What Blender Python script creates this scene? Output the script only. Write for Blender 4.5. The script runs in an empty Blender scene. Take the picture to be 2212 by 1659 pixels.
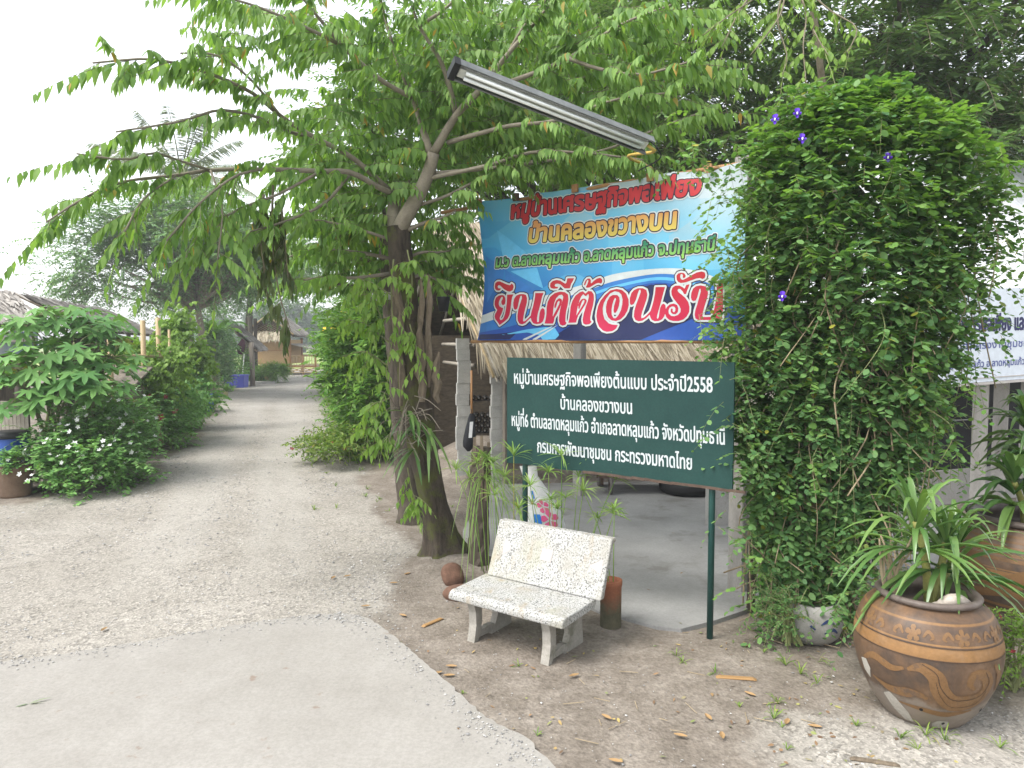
import bpy, math, random
import numpy as np
from mathutils import Vector
random.seed(11); rng = np.random.default_rng(11)
SC = bpy.context.scene; COL = SC.collection
R = math.radians
# ------------------------------------------------------------------ camera
PITCH, FD, CX, CY, CAMH = R(3.38), 1598.6, 1106.0, 829.5, 2.5
cam = bpy.data.cameras.new('camera'); camo = bpy.data.objects.new('camera', cam); COL.objects.link(camo)
cam.sensor_width = 36; cam.lens = 36 * FD / 2212; cam.clip_end = 3000; cam.clip_start = .05
camo.location = (0, 0, CAMH); camo.rotation_euler = (R(90) - PITCH, 0, 0)
SC.camera = camo
SC.render.resolution_x, SC.render.resolution_y = 1024, 768
# ------------------------------------------------------------------ light
SUN = Vector((-.50, -.28, .82)).normalized()
W = bpy.data.worlds.new('World'); SC.world = W; W.use_nodes = True
wt = W.node_tree; bg = wt.nodes['Background']
sky = wt.nodes.new('ShaderNodeTexSky'); sky.sky_type = 'NISHITA'; sky.sun_disc = False
sky.sun_elevation = math.asin(SUN.z); sky.sun_rotation = math.atan2(SUN.x, SUN.y)
sky.air_density = 1.0; sky.dust_density = 2.0; sky.ozone_density = 1.0
hs = wt.nodes.new('ShaderNodeHueSaturation'); hs.inputs['Saturation'].default_value = .22
wt.links.new(sky.outputs[0], hs.inputs['Color']); wt.links.new(hs.outputs[0], bg.inputs['Color'])
bg.inputs['Strength'].default_value = .15
sun = bpy.data.lights.new('sun', 'SUN'); sun.energy = 1.1; sun.angle = R(28); sun.color = (1, .96, .9)
suno = bpy.data.objects.new('sun', sun); COL.objects.link(suno)
suno.rotation_euler = SUN.to_track_quat('Z', 'Y').to_euler(); suno.location = (-20, 15, 40)
SC.view_settings.view_transform = 'Standard'; SC.view_settings.look = 'None'
SC.view_settings.exposure = 1.7; SC.view_settings.gamma = 1
SC.cycles.use_denoising = True; SC.cycles.denoising_prefilter = 'ACCURATE'; SC.cycles.max_bounces = 6; SC.cycles.transparent_max_bounces = 6; SC.cycles.diffuse_bounces = 4
SC.cycles.sample_clamp_indirect = 8
# ------------------------------------------------------------------ helpers
UP = np.array([0, 0, 1.])
A_ = lambda *a: np.array(a, float)
def ray(x, y):
    u = (x - CX) / FD; v = (CY - y) / FD
    return np.array([u, math.cos(PITCH) + v * math.sin(PITCH), v * math.cos(PITCH) - math.sin(PITCH)])
def at(x, y, Y):
    d = ray(x, y); return np.array([0, 0, CAMH]) + d * (Y / d[1])
def gr(x, y, z=0.):
    d = ray(x, y); return np.array([0, 0, CAMH]) + d * ((z - CAMH) / d[2])
def nrm(v):
    v = np.asarray(v, float); return v / np.maximum(np.linalg.norm(v, axis=-1, keepdims=True), 1e-9)

def tag(o, label=None, cat=None, group=None, kind=None):
    if label: o['label'] = label
    if cat: o['category'] = cat
    if group: o['group'] = group
    if kind: o['kind'] = kind
    return o
def thing(name, label, cat, loc=(0, 0, 0), rz=0, group=None):
    o = bpy.data.objects.new(name, None); COL.objects.link(o); o.empty_display_size = .2
    o.location = loc; o.rotation_euler = (0, 0, rz)
    return tag(o, label, cat, group)
def copy_tree(o, parent=None, loc=None, rz=None, label=None):
    c = o.copy(); COL.objects.link(c); c.parent = parent
    if loc is not None: c.location = loc
    if rz is not None: c.rotation_euler = (0, 0, rz)
    if label: c['label'] = label
    for ch in list(o.children): copy_tree(ch, c)
    return c

class MB:
    """collects vertex and face arrays, links them as one mesh"""
    def __init__(s): s.v = []; s.f = []; s.m = []; s.n = 0; s.uv = None
    def add(s, V, F, m=0):
        V = np.asarray(V, float).reshape(-1, 3)
        if isinstance(F, np.ndarray): s.f.append(F + s.n); s.m.append(np.full(len(F), m))
        else:
            for q in F: s.f.append(np.asarray([q]) + s.n); s.m.append(np.array([m]))
        s.v.append(V); s.n += len(V); return s
    def box(s, c, size, ax=None, m=0, taper=1.0):
        c = np.asarray(c, float); h = np.asarray(size, float) / 2
        X, Y, Z = ax if ax is not None else np.eye(3)
        P = []
        for z in (-1, 1):
            k = taper if z > 0 else 1
            for x, y in ((-1, -1), (1, -1), (1, 1), (-1, 1)):
                P.append(c + x * h[0] * k * X + y * h[1] * k * Y + z * h[2] * Z)
        return s.add(P, np.array([[0, 3, 2, 1], [4, 5, 6, 7], [0, 1, 5, 4], [1, 2, 6, 5], [2, 3, 7, 6], [3, 0, 4, 7]]), m)
    def bar(s, a, b, w, h=None, m=0, up=UP):
        a = np.asarray(a, float); b = np.asarray(b, float); h = h or w
        Y = nrm(b - a); X = np.cross(Y, up)
        X = nrm(X) if np.linalg.norm(X) > 1e-4 else np.array([1., 0, 0]); Z = np.cross(X, Y)
        return s.box((a + b) / 2, (w, np.linalg.norm(b - a), h), (X, Y, Z), m)
    def tube(s, pts, rad, seg=8, m=0, cap=True, jit=0):
        pts = np.asarray(pts, float); n = len(pts); rad = np.broadcast_to(np.asarray(rad, float), (n,))
        T = nrm(np.gradient(pts, axis=0)); ref = np.array([0, 1., 0]) if abs(T[0][2]) > .8 else UP
        X = nrm(np.cross(T, ref)); Y = np.cross(T, X)
        a = np.arange(seg) * 2 * math.pi / seg
        rr = rad[:, None] * (1 + jit * rng.uniform(-1, 1, (n, seg)))
        V = pts[:, None] + rr[..., None] * (np.cos(a)[None, :, None] * X[:, None] + np.sin(a)[None, :, None] * Y[:, None])
        i = np.arange(n - 1)[:, None] * seg; j = np.arange(seg)[None]; k = (j + 1) % seg
        F = np.stack([i + j, i + k, i + seg + k, i + seg + j], -1).reshape(-1, 4)
        s.add(V, F, m)
        if cap:
            s.f.append(np.array([list(range(s.n - seg, s.n))])); s.m.append(np.array([m]))
            s.f.append(np.array([list(range(s.n - n * seg, s.n - n * seg + seg))[::-1]])); s.m.append(np.array([m]))
        return s
    def lathe(s, prof, c=(0, 0, 0), seg=40, m=0, sq=(1, 1)):
        prof = np.asarray(prof, float); a = np.arange(seg) * 2 * math.pi / seg; n = len(prof)
        V = np.zeros((n, seg, 3)); V[..., 0] = prof[:, :1] * np.cos(a) * sq[0]; V[..., 1] = prof[:, :1] * np.sin(a) * sq[1]; V[..., 2] = prof[:, 1:2]
        i = np.arange(n - 1)[:, None] * seg; j = np.arange(seg)[None]; k = (j + 1) % seg
        F = np.stack([i + j, i + k, i + seg + k, i + seg + j], -1).reshape(-1, 4)
        return s.add(V.reshape(-1, 3) + np.asarray(c, float), F, m)
    def prism(s, poly, origin, X, Y, Z, thick, m=0):
        """closed 2D polygon in X,Y extruded along Z"""
        poly = np.asarray(poly, float); n = len(poly); o = np.asarray(origin, float)
        P0 = o + poly[:, :1] * X + poly[:, 1:2] * Y; P1 = P0 + thick * np.asarray(Z)
        F = [list(range(n)), list(range(n, 2 * n))[::-1]] + [[i, i + n, (i + 1) % n + n, (i + 1) % n] for i in range(n)]
        return s.add(np.vstack([P0, P1]), F, m)
    def blob(s, c, r, seg=14, rings=9, jit=.08, m=0, sd=0):
        g = np.random.default_rng(sd); c = np.asarray(c, float); r = np.asarray(r, float) * np.ones(3)
        th = np.linspace(0, math.pi, rings)[:, None]; ph = np.arange(seg)[None] * 2 * math.pi / seg
        q = np.stack([np.sin(th) * np.cos(ph), np.sin(th) * np.sin(ph), np.cos(th) + 0 * ph], -1)
        w = np.ones(q.shape[:2])
        for _ in range(5):
            k = nrm(g.normal(size=3)) * g.uniform(1.5, 4); w += jit * np.sin(q @ k + g.uniform(0, 6))
        V = c + q * w[..., None] * r
        i = np.arange(rings - 1)[:, None] * seg; j = np.arange(seg)[None]; k = (j + 1) % seg
        return s.add(V.reshape(-1, 3), np.stack([i + j, i + seg + j, i + seg + k, i + k], -1).reshape(-1, 4), m)
    def build(s, name, mats, parent=None, smooth=False, origin=None, attr=None):
        V = np.vstack(s.v)
        loc = np.zeros(3)
        p = parent
        while p is not None: loc = loc + np.array(p.location); p = p.parent
        if origin is not None: loc = np.asarray(origin, float)
        V = V - loc
        me = bpy.data.meshes.new(name); me.vertices.add(len(V)); me.vertices.foreach_set('co', V.astype(np.float32).ravel())
        tot = np.concatenate([np.full(len(f), f.shape[1]) for f in s.f]); lp = np.concatenate([f.ravel() for f in s.f])
        me.loops.add(len(lp)); me.loops.foreach_set('vertex_index', lp.astype(np.int32))
        me.polygons.add(len(tot)); st = np.concatenate([[0], np.cumsum(tot)[:-1]])
        me.polygons.foreach_set('loop_start', st.astype(np.int32)); me.polygons.foreach_set('loop_total', tot.astype(np.int32))
        if not isinstance(mats, (list, tuple)): mats = [mats]
        for q in mats: me.materials.append(q)
        if len(mats) > 1: me.polygons.foreach_set('material_index', np.concatenate(s.m).astype(np.int32))
        if name in ('foliage', 'leaves', 'umbels', 'leaflets', 'wilted_leaves', 'grass_tufts', 'leaf_litter'): smooth = True
        me.polygons.foreach_set('use_smooth', np.full(len(tot), bool(smooth)))
        if attr is not None:
            for k, vals in attr.items():
                a = me.attributes.new(k, 'FLOAT', 'POINT'); a.data.foreach_set('value', np.asarray(vals, np.float32))
        if s.uv is not None:
            u = me.uv_layers.new(name='UVMap'); u.data.foreach_set('uv', np.asarray(s.uv, np.float32)[lp].ravel())
        me.update(calc_edges=True); me.validate()
        o = bpy.data.objects.new(name, me); COL.objects.link(o)
        if parent is not None: o.parent = parent
        elif origin is not None: o.location = origin
        return o
# ------------------------------------------------------------------ materials
def nt_new(name):
    m = bpy.data.materials.new(name); m.use_nodes = True; t = m.node_tree; t.nodes.clear()
    return m, t, t.nodes.new('ShaderNodeOutputMaterial')
def nd(t, typ, props=None, **ins):
    n = t.nodes.new(typ)
    for k, v in (props or {}).items(): setattr(n, k, v)
    for k, v in ins.items():
        key = k.replace('_', ' ') if k.replace('_', ' ') in n.inputs else k
        if isinstance(v, bpy.types.NodeSocket): t.links.new(v, n.inputs[key])
        else: n.inputs[key].default_value = v
    return n
def c4(c): return (c[0], c[1], c[2], 1)
def ramp(t, fac, stops):
    n = t.nodes.new('ShaderNodeValToRGB'); t.links.new(fac, n.inputs[0]); e = n.color_ramp.elements
    while len(e) < len(stops): e.new(.5)
    for q, (p, c) in zip(e, stops):
        q.position = p; q.color = c4(c) if hasattr(c, '__len__') else (c, c, c, 1)
    return n.outputs[0]
def mix(t, fac, a, b, mode='MIX'):
    n = t.nodes.new('ShaderNodeMix'); n.data_type = 'RGBA'; n.blend_type = mode
    for i, v in ((0, fac), (6, a), (7, b)):
        if isinstance(v, bpy.types.NodeSocket): t.links.new(v, n.inputs[i])
        else: n.inputs[i].default_value = c4(v) if hasattr(v, '__len__') else v
    return n.outputs[2]
def coords(t, kind='Object', scale=(1, 1, 1)):
    tc = t.nodes.new('ShaderNodeTexCoord')
    mp = nd(t, 'ShaderNodeMapping', Vector=tc.outputs[kind]); mp.inputs['Scale'].default_value = scale
    return mp.outputs[0]
def noise(t, vec, scale, detail=4, rough=.6, dist=0):
    n = nd(t, 'ShaderNodeTexNoise', Vector=vec, Scale=scale, Detail=detail, Roughness=rough); n.inputs['Distortion'].default_value = dist
    return n.outputs[0]
def finish(t, out, col, rough=.8, bumpsrc=None, bump=.2, dist=.02, spec=.3, metal=0):
    b = t.nodes.new('ShaderNodeBsdfPrincipled'); b.inputs['Specular IOR Level'].default_value = spec; b.inputs['Metallic'].default_value = metal
    for k, v in (('Base Color', col), ('Roughness', rough)):
        if isinstance(v, bpy.types.NodeSocket): t.links.new(v, b.inputs[k])
        else: b.inputs[k].default_value = c4(v) if hasattr(v, '__len__') else v
    if bumpsrc is not None:
        n = nd(t, 'ShaderNodeBump', Strength=bump, Distance=dist, Height=bumpsrc); t.links.new(n.outputs[0], b.inputs['Normal'])
    t.links.new(b.outputs[0], out.inputs[0]); return b
def surf(name, c1, c2, scale=6, rough=.8, bump=.3, stretch=(1, 1, 1), spots=None, spec=.3, fine=60, dist=.01, metal=0, spot_scale=2, spot_lo=.55):
    m, t, out = nt_new(name); v = coords(t, 'Object', stretch)
    a = noise(t, v, scale, 6, .65); b = noise(t, v, fine, 3, .7)
    col = ramp(t, a, [(.3, c1), (.7, c2)])
    col = mix(t, .55, col, ramp(t, b, [(.3, .62), (.72, 1.0)]), 'MULTIPLY')
    if spots is not None:
        sp = noise(t, coords(t, 'Object'), spot_scale, 5, .7)
        col = mix(t, ramp(t, sp, [(spot_lo, 0), (spot_lo + .1, 1)]), col, spots)
    h = mix(t, .5, a, b)
    finish(t, out, col, rough, h, bump, dist, spec, metal); return m
def leafmat(name, c1, c2, c3=None, trans=.38, rough=.5, spec=.2):
    m, t, out = nt_new(name); g = t.nodes.new('ShaderNodeNewGeometry'); r = g.outputs['Random Per Island']
    st = [(0, c1), (.75, c2)] + ([(.985, c2), (.992, c3)] if c3 else [(1, c2)])
    col = ramp(t, r, st)
    b = t.nodes.new('ShaderNodeBsdfPrincipled'); t.links.new(col, b.inputs['Base Color']); b.inputs['Roughness'].default_value = rough
    b.inputs['Specular IOR Level'].default_value = spec
    tr = t.nodes.new('ShaderNodeBsdfTranslucent')
    t.links.new(mix(t, 1.0, col, (1.3, 1.4, .5), 'MULTIPLY'), tr.inputs[0])
    mx = t.nodes.new('ShaderNodeMixShader'); mx.inputs[0].default_value = trans
    t.links.new(b.outputs[0], mx.inputs[1]); t.links.new(tr.outputs[0], mx.inputs[2]); t.links.new(mx.outputs[0], out.inputs[0])
    return m
def island(name, stops, rough=.8, spec=.2):
    m, t, out = nt_new(name); g = t.nodes.new('ShaderNodeNewGeometry')
    finish(t, out, ramp(t, g.outputs['Random Per Island'], stops), rough, spec=spec); return m
def flat(name, c, rough=.6, spec=.3): 
    m, t, out = nt_new(name); v = noise(t, coords(t), 14, 4)
    finish(t, out, mix(t, .5, c, ramp(t, v, [(.3, .72), (.7, 1)]), 'MULTIPLY'), rough, spec=spec); return m

M = {}
M['concrete'] = surf('concrete', (.30, .29, .27), (.40, .385, .36), 3, .85, .25, spots=(.2, .19, .17), spot_scale=1.5, spot_lo=.62)
M['post_concrete'] = surf('post_concrete', (.26, .245, .225), (.38, .365, .34), 4, .85, .3, stretch=(2, 2, .5))
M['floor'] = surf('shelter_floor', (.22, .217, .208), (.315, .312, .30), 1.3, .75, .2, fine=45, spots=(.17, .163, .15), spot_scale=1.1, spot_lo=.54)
M['block'] = surf('block', (.30, .30, .28), (.42, .41, .38), 5, .9, .4)
M['thatch'] = island('thatch', [(0, (.16, .13, .09)), (.5, (.34, .29, .21)), (1, (.52, .46, .36))], .85)
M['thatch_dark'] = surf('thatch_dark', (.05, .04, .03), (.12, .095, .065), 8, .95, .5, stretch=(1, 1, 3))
M['thatch_grey'] = island('thatch_grey', [(0, (.15, .135, .12)), (.5, (.27, .25, .225)), (1, (.40, .37, .33))], .9)
M['bamboo'] = surf('bamboo', (.34, .24, .12), (.48, .37, .21), 3, .55, .2, stretch=(6, 6, 1))
M['bamboo_red'] = surf('bamboo_red', (.26, .13, .05), (.38, .21, .09), 3, .5, .2)
M['bamboo_grey'] = surf('bamboo_grey', (.26, .23, .19), (.40, .36, .30), 4, .8, .2)
M['weave'] = surf('weave', (.34, .22, .10), (.46, .32, .16), 6, .7, .3, stretch=(1, 1, 6))
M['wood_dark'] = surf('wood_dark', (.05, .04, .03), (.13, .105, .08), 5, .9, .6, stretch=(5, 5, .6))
M['wood_grey'] = surf('wood_grey', (.15, .125, .10), (.27, .235, .195), 5, .9, .5, stretch=(4, 4, .5))
M['bark'] = surf('bark', (.035, .028, .021), (.13, .108, .082), 7, .95, .9, stretch=(3, 3, .7), spots=(.06, .065, .024), spot_scale=2.2, spot_lo=.52, dist=.03)
M['bark_moss'] = surf('bark_moss', (.028, .022, .016), (.105, .083, .06), 6, .95, 1.0, stretch=(2.5, 2.5, .6), spots=(.075, .082, .022), spot_scale=2.4, spot_lo=.47, dist=.03)
M['bark_pale'] = surf('bark_pale', (.17, .145, .11), (.28, .245, .19), 5, .8, .2)
M['bark_slab'] = surf('bark_slab', (.10, .078, .055), (.22, .175, .125), 9, .95, .8, stretch=(3, 3, .5))
M['twig'] = surf('twig', (.12, .10, .065), (.22, .19, .13), 8, .8, .1)
M['twig_green'] = surf('twig_green', (.13, .16, .06), (.24, .24, .11), 8, .7, .1)
M['twig_dry'] = surf('twig_dry', (.22, .17, .10), (.36, .29, .19), 8, .8, .1)
M['steel_green'] = surf('steel_green', (.012, .05, .045), (.02, .07, .06), 5, .4, .1, spots=(.10, .07, .05), spot_scale=5, spot_lo=.66)
M['rust'] = surf('rust', (.06, .04, .03), (.12, .08, .06), 12, .8, .3)
M['board'] = surf('board_green', (.010, .040, .036), (.016, .054, .047), 2, .6, .05, spec=.2)
M['white_paint'] = surf('white_paint', (.42, .47, .48), (.56, .59, .60), 9, .6, .05)
M['black_plastic'] = flat('black_plastic', (.012, .013, .015), .5)
M['white_plastic'] = flat('white_plastic', (.75, .75, .74), .5)
M['blue_plastic'] = flat('blue_plastic', (.012, .06, .28), .4)
M['indigo_plastic'] = flat('indigo_plastic', (.05, .06, .30), .45)
M['sky_plastic'] = flat('sky_plastic', (.04, .20, .50), .45)
M['black'] = flat('rubber', (.012, .012, .012), .75)
M['leaf_munt'] = leafmat('leaf_munt', (.10, .20, .05), (.22, .35, .10), (.42, .27, .07), .45)
M['leaf_munt2'] = leafmat('leaf_munt2', (.07, .15, .042), (.15, .25, .07), (.30, .22, .06), .42)
M['leaf_dark'] = leafmat('leaf_dark', (.065, .13, .05), (.14, .225, .085), None, .36)
M['leaf_light'] = leafmat('leaf_light', (.13, .24, .045), (.21, .33, .07), None, .4)
M['leaf_vine'] = leafmat('leaf_vine', (.062, .15, .055), (.155, .28, .095), (.30, .30, .05), .36)
M['leaf_vine_young'] = leafmat('leaf_vine_young', (.09, .20, .045), (.18, .31, .08), None, .4)
M['leaf_fine'] = leafmat('leaf_fine', (.10, .20, .10), (.20, .33, .15), None, .3)
M['leaf_bush'] = leafmat('leaf_bush', (.09, .22, .065), (.21, .40, .12), None, .3)
M['leaf_chaya'] = leafmat('leaf_chaya', (.08, .20, .055), (.165, .32, .095), (.30, .30, .05), .3)
M['leaf_hedge'] = leafmat('leaf_hedge', (.06, .16, .03), (.15, .28, .05), None, .35)
M['leaf_strap'] = leafmat('leaf_strap', (.055, .135, .035), (.14, .235, .065), (.30, .28, .06), .25, .3, .5)
M['leaf_papyrus'] = leafmat('leaf_papyrus', (.13, .25, .06), (.24, .34, .10), (.38, .30, .08), .35)
M['leaf_palm'] = leafmat('leaf_palm', (.15, .20, .13), (.24, .28, .18), None, .25)  # distance haze painted into the palm: leaf colour made paler
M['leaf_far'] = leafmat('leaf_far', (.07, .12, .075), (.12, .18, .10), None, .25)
M['leaf_wilt'] = leafmat('leaf_wilt', (.035, .06, .02), (.09, .12, .04), None, .2)
M['grass'] = leafmat('grass_blade', (.08, .17, .03), (.20, .28, .06), (.35, .30, .12), .3)
M['petal_white'] = flat('petal_white', (.85, .85, .82), .6)
M['petal_purple'] = flat('petal_purple', (.10, .03, .45), .6)
M['petal_yellow'] = flat('petal_yellow', (.80, .50, .02), .6)
M['petal_red'] = flat('petal_red', (.20, .012, .025), .7)
M['dry_leaf'] = island('dry_leaf', [(0, (.26, .14, .055)), (.5, (.30, .19, .085)), (1, (.22, .155, .095))], .7)
M['litter'] = island('litter', [(0, (.11, .07, .045)), (.45, (.24, .15, .08)), (.62, (.36, .28, .10)), (.8, (.14, .20, .07)), (1, (.22, .16, .11))], .8)
M['pebble'] = island('pebble', [(0, (.17, .168, .163)), (.3, (.25, .245, .237)), (.75, (.33, .325, .31)), (1, (.46, .45, .43))], .85)
M['terracotta'] = surf('terracotta', (.30, .11, .05), (.38, .15, .07), 6, .85, .2, spots=(.12, .115, .06), spot_scale=3.5, spot_lo=.5)
M['laterite'] = surf('laterite', (.10, .055, .037), (.19, .105, .07), 9, .95, .8)
M['soil'] = surf('soil', (.16, .12, .085), (.26, .205, .15), 4, .95, .6, fine=40)
M['husk'] = surf('husk', (.26, .22, .18), (.48, .43, .37), 5, .85, .4, stretch=(1, 6, 6))
BIG = """420,529 450,521 470,493 473,463 465,429 441,411 415,414 401,431 402,458 418,474 429,491 424,508 407,505 381,479 359,446 357,419 369,398 402,383 428,379 418,349 394,309 369,276 363,255 376,238 402,241 428,268 450,308 472,368 489,435 496,489 499,529 591,529 574,499 557,433 542,360 523,299 489,253 437,220 389,194 360,179 337,208 292,250 277,284 288,311 328,358 297,386 279,421 284,462 311,502 359,524
293,632 306,672 346,691 385,689 437,670 489,650 532,638 549,641 557,657 587,639 593,612 579,579 540,562 506,569 463,588 420,616 390,641 363,646 346,630 359,609 390,608 407,600 376,582 328,586 302,604
587,392 587,432 600,478 629,514 676,529 726,528 759,516 771,479 767,427 747,361 726,295 713,242 711,216 734,219 776,248 813,280 825,326 845,385 861,450 872,502 875,536 985,533 966,498 947,434 927,369 907,311 894,259 892,213 903,203 915,213 919,258 927,311 943,349 967,365 991,348 995,303 987,257 967,212 931,189 882,184 842,194 821,224 813,257 780,231 734,195 693,183 655,193 635,230 638,284 655,357 684,429 705,481 701,511 688,509 671,469 655,403 638,364 613,351 593,362
987,189 1003,237 1015,296 1019,367 1035,431 1070,488 1129,525 1199,540 1261,532 1303,505 1313,454 1306,385 1289,321 1281,258 1279,207 1297,194 1278,169 1236,162 1201,176 1186,215 1189,273 1204,343 1223,400 1238,450 1244,482 1226,505 1187,500 1149,466 1122,409 1110,345 1102,287 1099,255 1126,258 1114,210 1099,187
1095,249 1118,293 1157,347 1188,398 1198,426 1188,439 1168,424 1151,379 1137,357 1123,367 1129,403 1153,445 1188,467 1219,459 1229,438 1221,400 1192,343 1157,292 1126,254
1070,604 1075,636 1105,661 1152,671 1198,662 1237,638 1264,624 1275,640 1281,684 1365,682 1352,649 1333,618 1322,571 1257,572 1230,594 1202,618 1171,629 1140,627 1129,608 1144,595 1179,593 1164,575 1117,573 1081,584
1320,192 1335,244 1342,307 1346,371 1364,433 1398,489 1450,525 1487,533 1521,506 1554,533 1598,528 1627,493 1633,437 1624,369 1610,308 1603,245 1606,214 1625,198 1600,174 1556,168 1523,181 1511,222 1518,285 1536,359 1558,427 1567,477 1557,502 1532,478 1517,482 1495,501 1473,480 1451,424 1436,356 1429,299 1425,265 1452,267 1437,230 1430,193
1422,258 1444,299 1477,348 1507,398 1517,428 1506,441 1488,423 1473,380 1460,339 1447,346 1445,387 1458,424 1484,451 1517,453 1541,437 1543,415 1525,378 1489,323 1455,273
1494,613 1509,647 1534,668 1564,669 1582,650 1581,619 1593,615 1619,639 1662,661 1705,668 1730,651 1734,624 1720,603 1702,610 1684,614 1648,606 1604,587 1568,570 1531,568 1520,578 1535,602 1549,639 1545,655 1531,649 1520,622 1509,596 1496,598
1913,540 1974,527 2024,486 2051,425 2055,366 2041,307 2007,255 1962,219 1909,203 1855,211 1812,245 1788,300 1784,354 1799,414 1829,460 1868,478 1922,476 1946,449 1951,409 1942,363 1923,316 1902,287 1881,292 1877,318 1884,364 1899,411 1908,434 1897,447 1880,425 1863,378 1854,325 1856,271 1878,234 1905,233 1935,263 1965,315 1980,375 1983,428 1967,481 1937,506 1891,516 1837,496 1791,448 1758,395 1746,341 1752,280 1773,224 1823,180 1863,167 1932,160 1913,123 1871,97 1809,90 1762,104 1715,145 1687,201 1673,263 1678,316 1689,370 1716,423 1771,481 1840,528
2066,399 2065,438 2080,490 2109,522 2153,538 2204,536 2245,516 2258,470 2249,419 2228,354 2207,290 2199,251 2202,226 2230,234 2266,263 2298,297 2312,339 2329,403 2344,473 2352,541 2465,537 2452,501 2431,438 2408,362 2391,305 2379,260 2374,228 2385,216 2395,234 2400,279 2408,330 2425,362 2450,370 2470,354 2474,309 2469,271 2458,242 2434,211 2396,196 2353,193 2317,210 2299,242 2293,262 2259,230 2216,202 2172,196 2135,210 2116,246 2119,305 2137,370 2162,441 2183,499 2179,522 2164,519 2150,481 2132,416 2111,377 2085,365 2070,375
2469,265 2472,303 2485,334 2520,359 2568,367 2609,350 2623,318 2617,280 2590,259 2556,263 2533,282 2531,308 2544,320 2558,313 2555,291 2569,278 2586,291 2589,316 2575,335 2548,339 2520,327 2507,302 2510,270 2539,244 2577,240 2618,252 2648,280 2649,311 2633,343 2602,375 2567,414 2543,453 2539,491 2552,525 2586,543 2634,541 2671,523 2692,507 2708,544 2745,548 2732,514 2719,484 2709,453 2686,455 2672,480 2645,506 2621,510 2611,495 2625,475 2662,449 2703,416 2734,377 2750,327 2746,277 2719,234 2679,204 2625,192 2563,193 2515,206 2483,232
2599,615 2598,640 2615,661 2649,668 2683,660 2700,637 2697,619 2680,610 2667,620 2670,639 2659,655 2642,650 2639,625 2650,603 2670,595 2714,612 2767,637 2819,659 2872,665 2904,654 2914,626 2905,602 2883,591 2866,598 2853,603 2814,600 2761,585 2701,569 2647,565 2616,579 2602,599
2763,420 2766,463 2782,503 2815,526 2861,532 2906,522 2933,497 2940,450 2928,396 2906,329 2891,274 2885,240 2892,225 2982,226 2991,259 3006,320 3021,393 3029,465 3028,526 3095,541 3089,475 3088,390 3086,294 3075,194 2840,198 2813,214 2805,251 2812,294 2831,350 2849,417 2865,472 2861,500 2851,497 2842,467 2830,418 2814,387 2787,382 2771,392"""
# ------------------------------------------------------------------ foliage helpers
def leaf_t(t1=.3, w1=.9, t2=.65, w2=.75, curl=.15, fold=.0):
    """leaf template: x across, y along, z normal, unit length and width"""
    V = np.array([(0, 0, 0), (-w1 / 2, t1, fold - curl * t1 ** 2), (w1 / 2, t1, fold - curl * t1 ** 2), (-w2 / 2, t2, fold - curl * t2 ** 2), (w2 / 2, t2, fold - curl * t2 ** 2), (0, 1, -curl)])
    return V, [np.array([[0, 2, 1], [3, 4, 5]]), np.array([[1, 2, 4, 3]])]
T_OVAL = leaf_t(); T_LANCE = leaf_t(.25, 1.0, .58, .72, .22); T_ROUND = leaf_t(.25, .95, .72, .9, .1)
T_DIAM = (np.array([(0, 0, 0), (-.5, .45, 0), (.5, .45, 0), (0, 1, -.15)]), [np.array([[0, 2, 1], [1, 2, 3]])])
def palmate(lobes=7, spread=2.3, dip=.42):
    V = [(0, 0, 0)]; 
    for i in range(lobes):
        a = -spread + 2 * spread * i / (lobes - 1); l = 1 - .32 * abs(a / spread) ** 1.6
        if i > 0:
            b = a - spread / (lobes - 1); V.append((math.sin(b) * dip * l, math.cos(b) * dip * l, .03))
        for da, rr in ((-.17, .72), (0, 1.), (.17, .72)): V.append((math.sin(a + da) * rr * l, math.cos(a + da) * rr * l, -.14 * (rr * l) ** 2))
    V = np.array(V); n = len(V)
    return V, [np.array([[0, i + 1, i] for i in range(1, n - 1)])]
T_PALM = palmate()
def stamp(mb, T, P, D, Nn, L, Wd, m=0):
    V, Fs = T; P = np.asarray(P, float); n = len(P)
    if n == 0: return
    D = nrm(D); X = nrm(np.cross(D, Nn)); Z = np.cross(X, D)
    L = np.broadcast_to(L, (n,))[:, None, None]; Wd = np.broadcast_to(Wd, (n,))[:, None, None]
    q = P[:, None] + V[None, :, :1] * Wd * X[:, None] + V[None, :, 1:2] * L * D[:, None] + V[None, :, 2:] * L * Z[:, None]
    k = len(V)
    base = mb.n
    mb.v.append(q.reshape(-1, 3)); mb.n += n * k
    for F in Fs:
        G = (F[None] + (np.arange(n) * k)[:, None, None]).reshape(-1, F.shape[1]) + base
        mb.f.append(G); mb.m.append(np.full(len(G), m))
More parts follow.
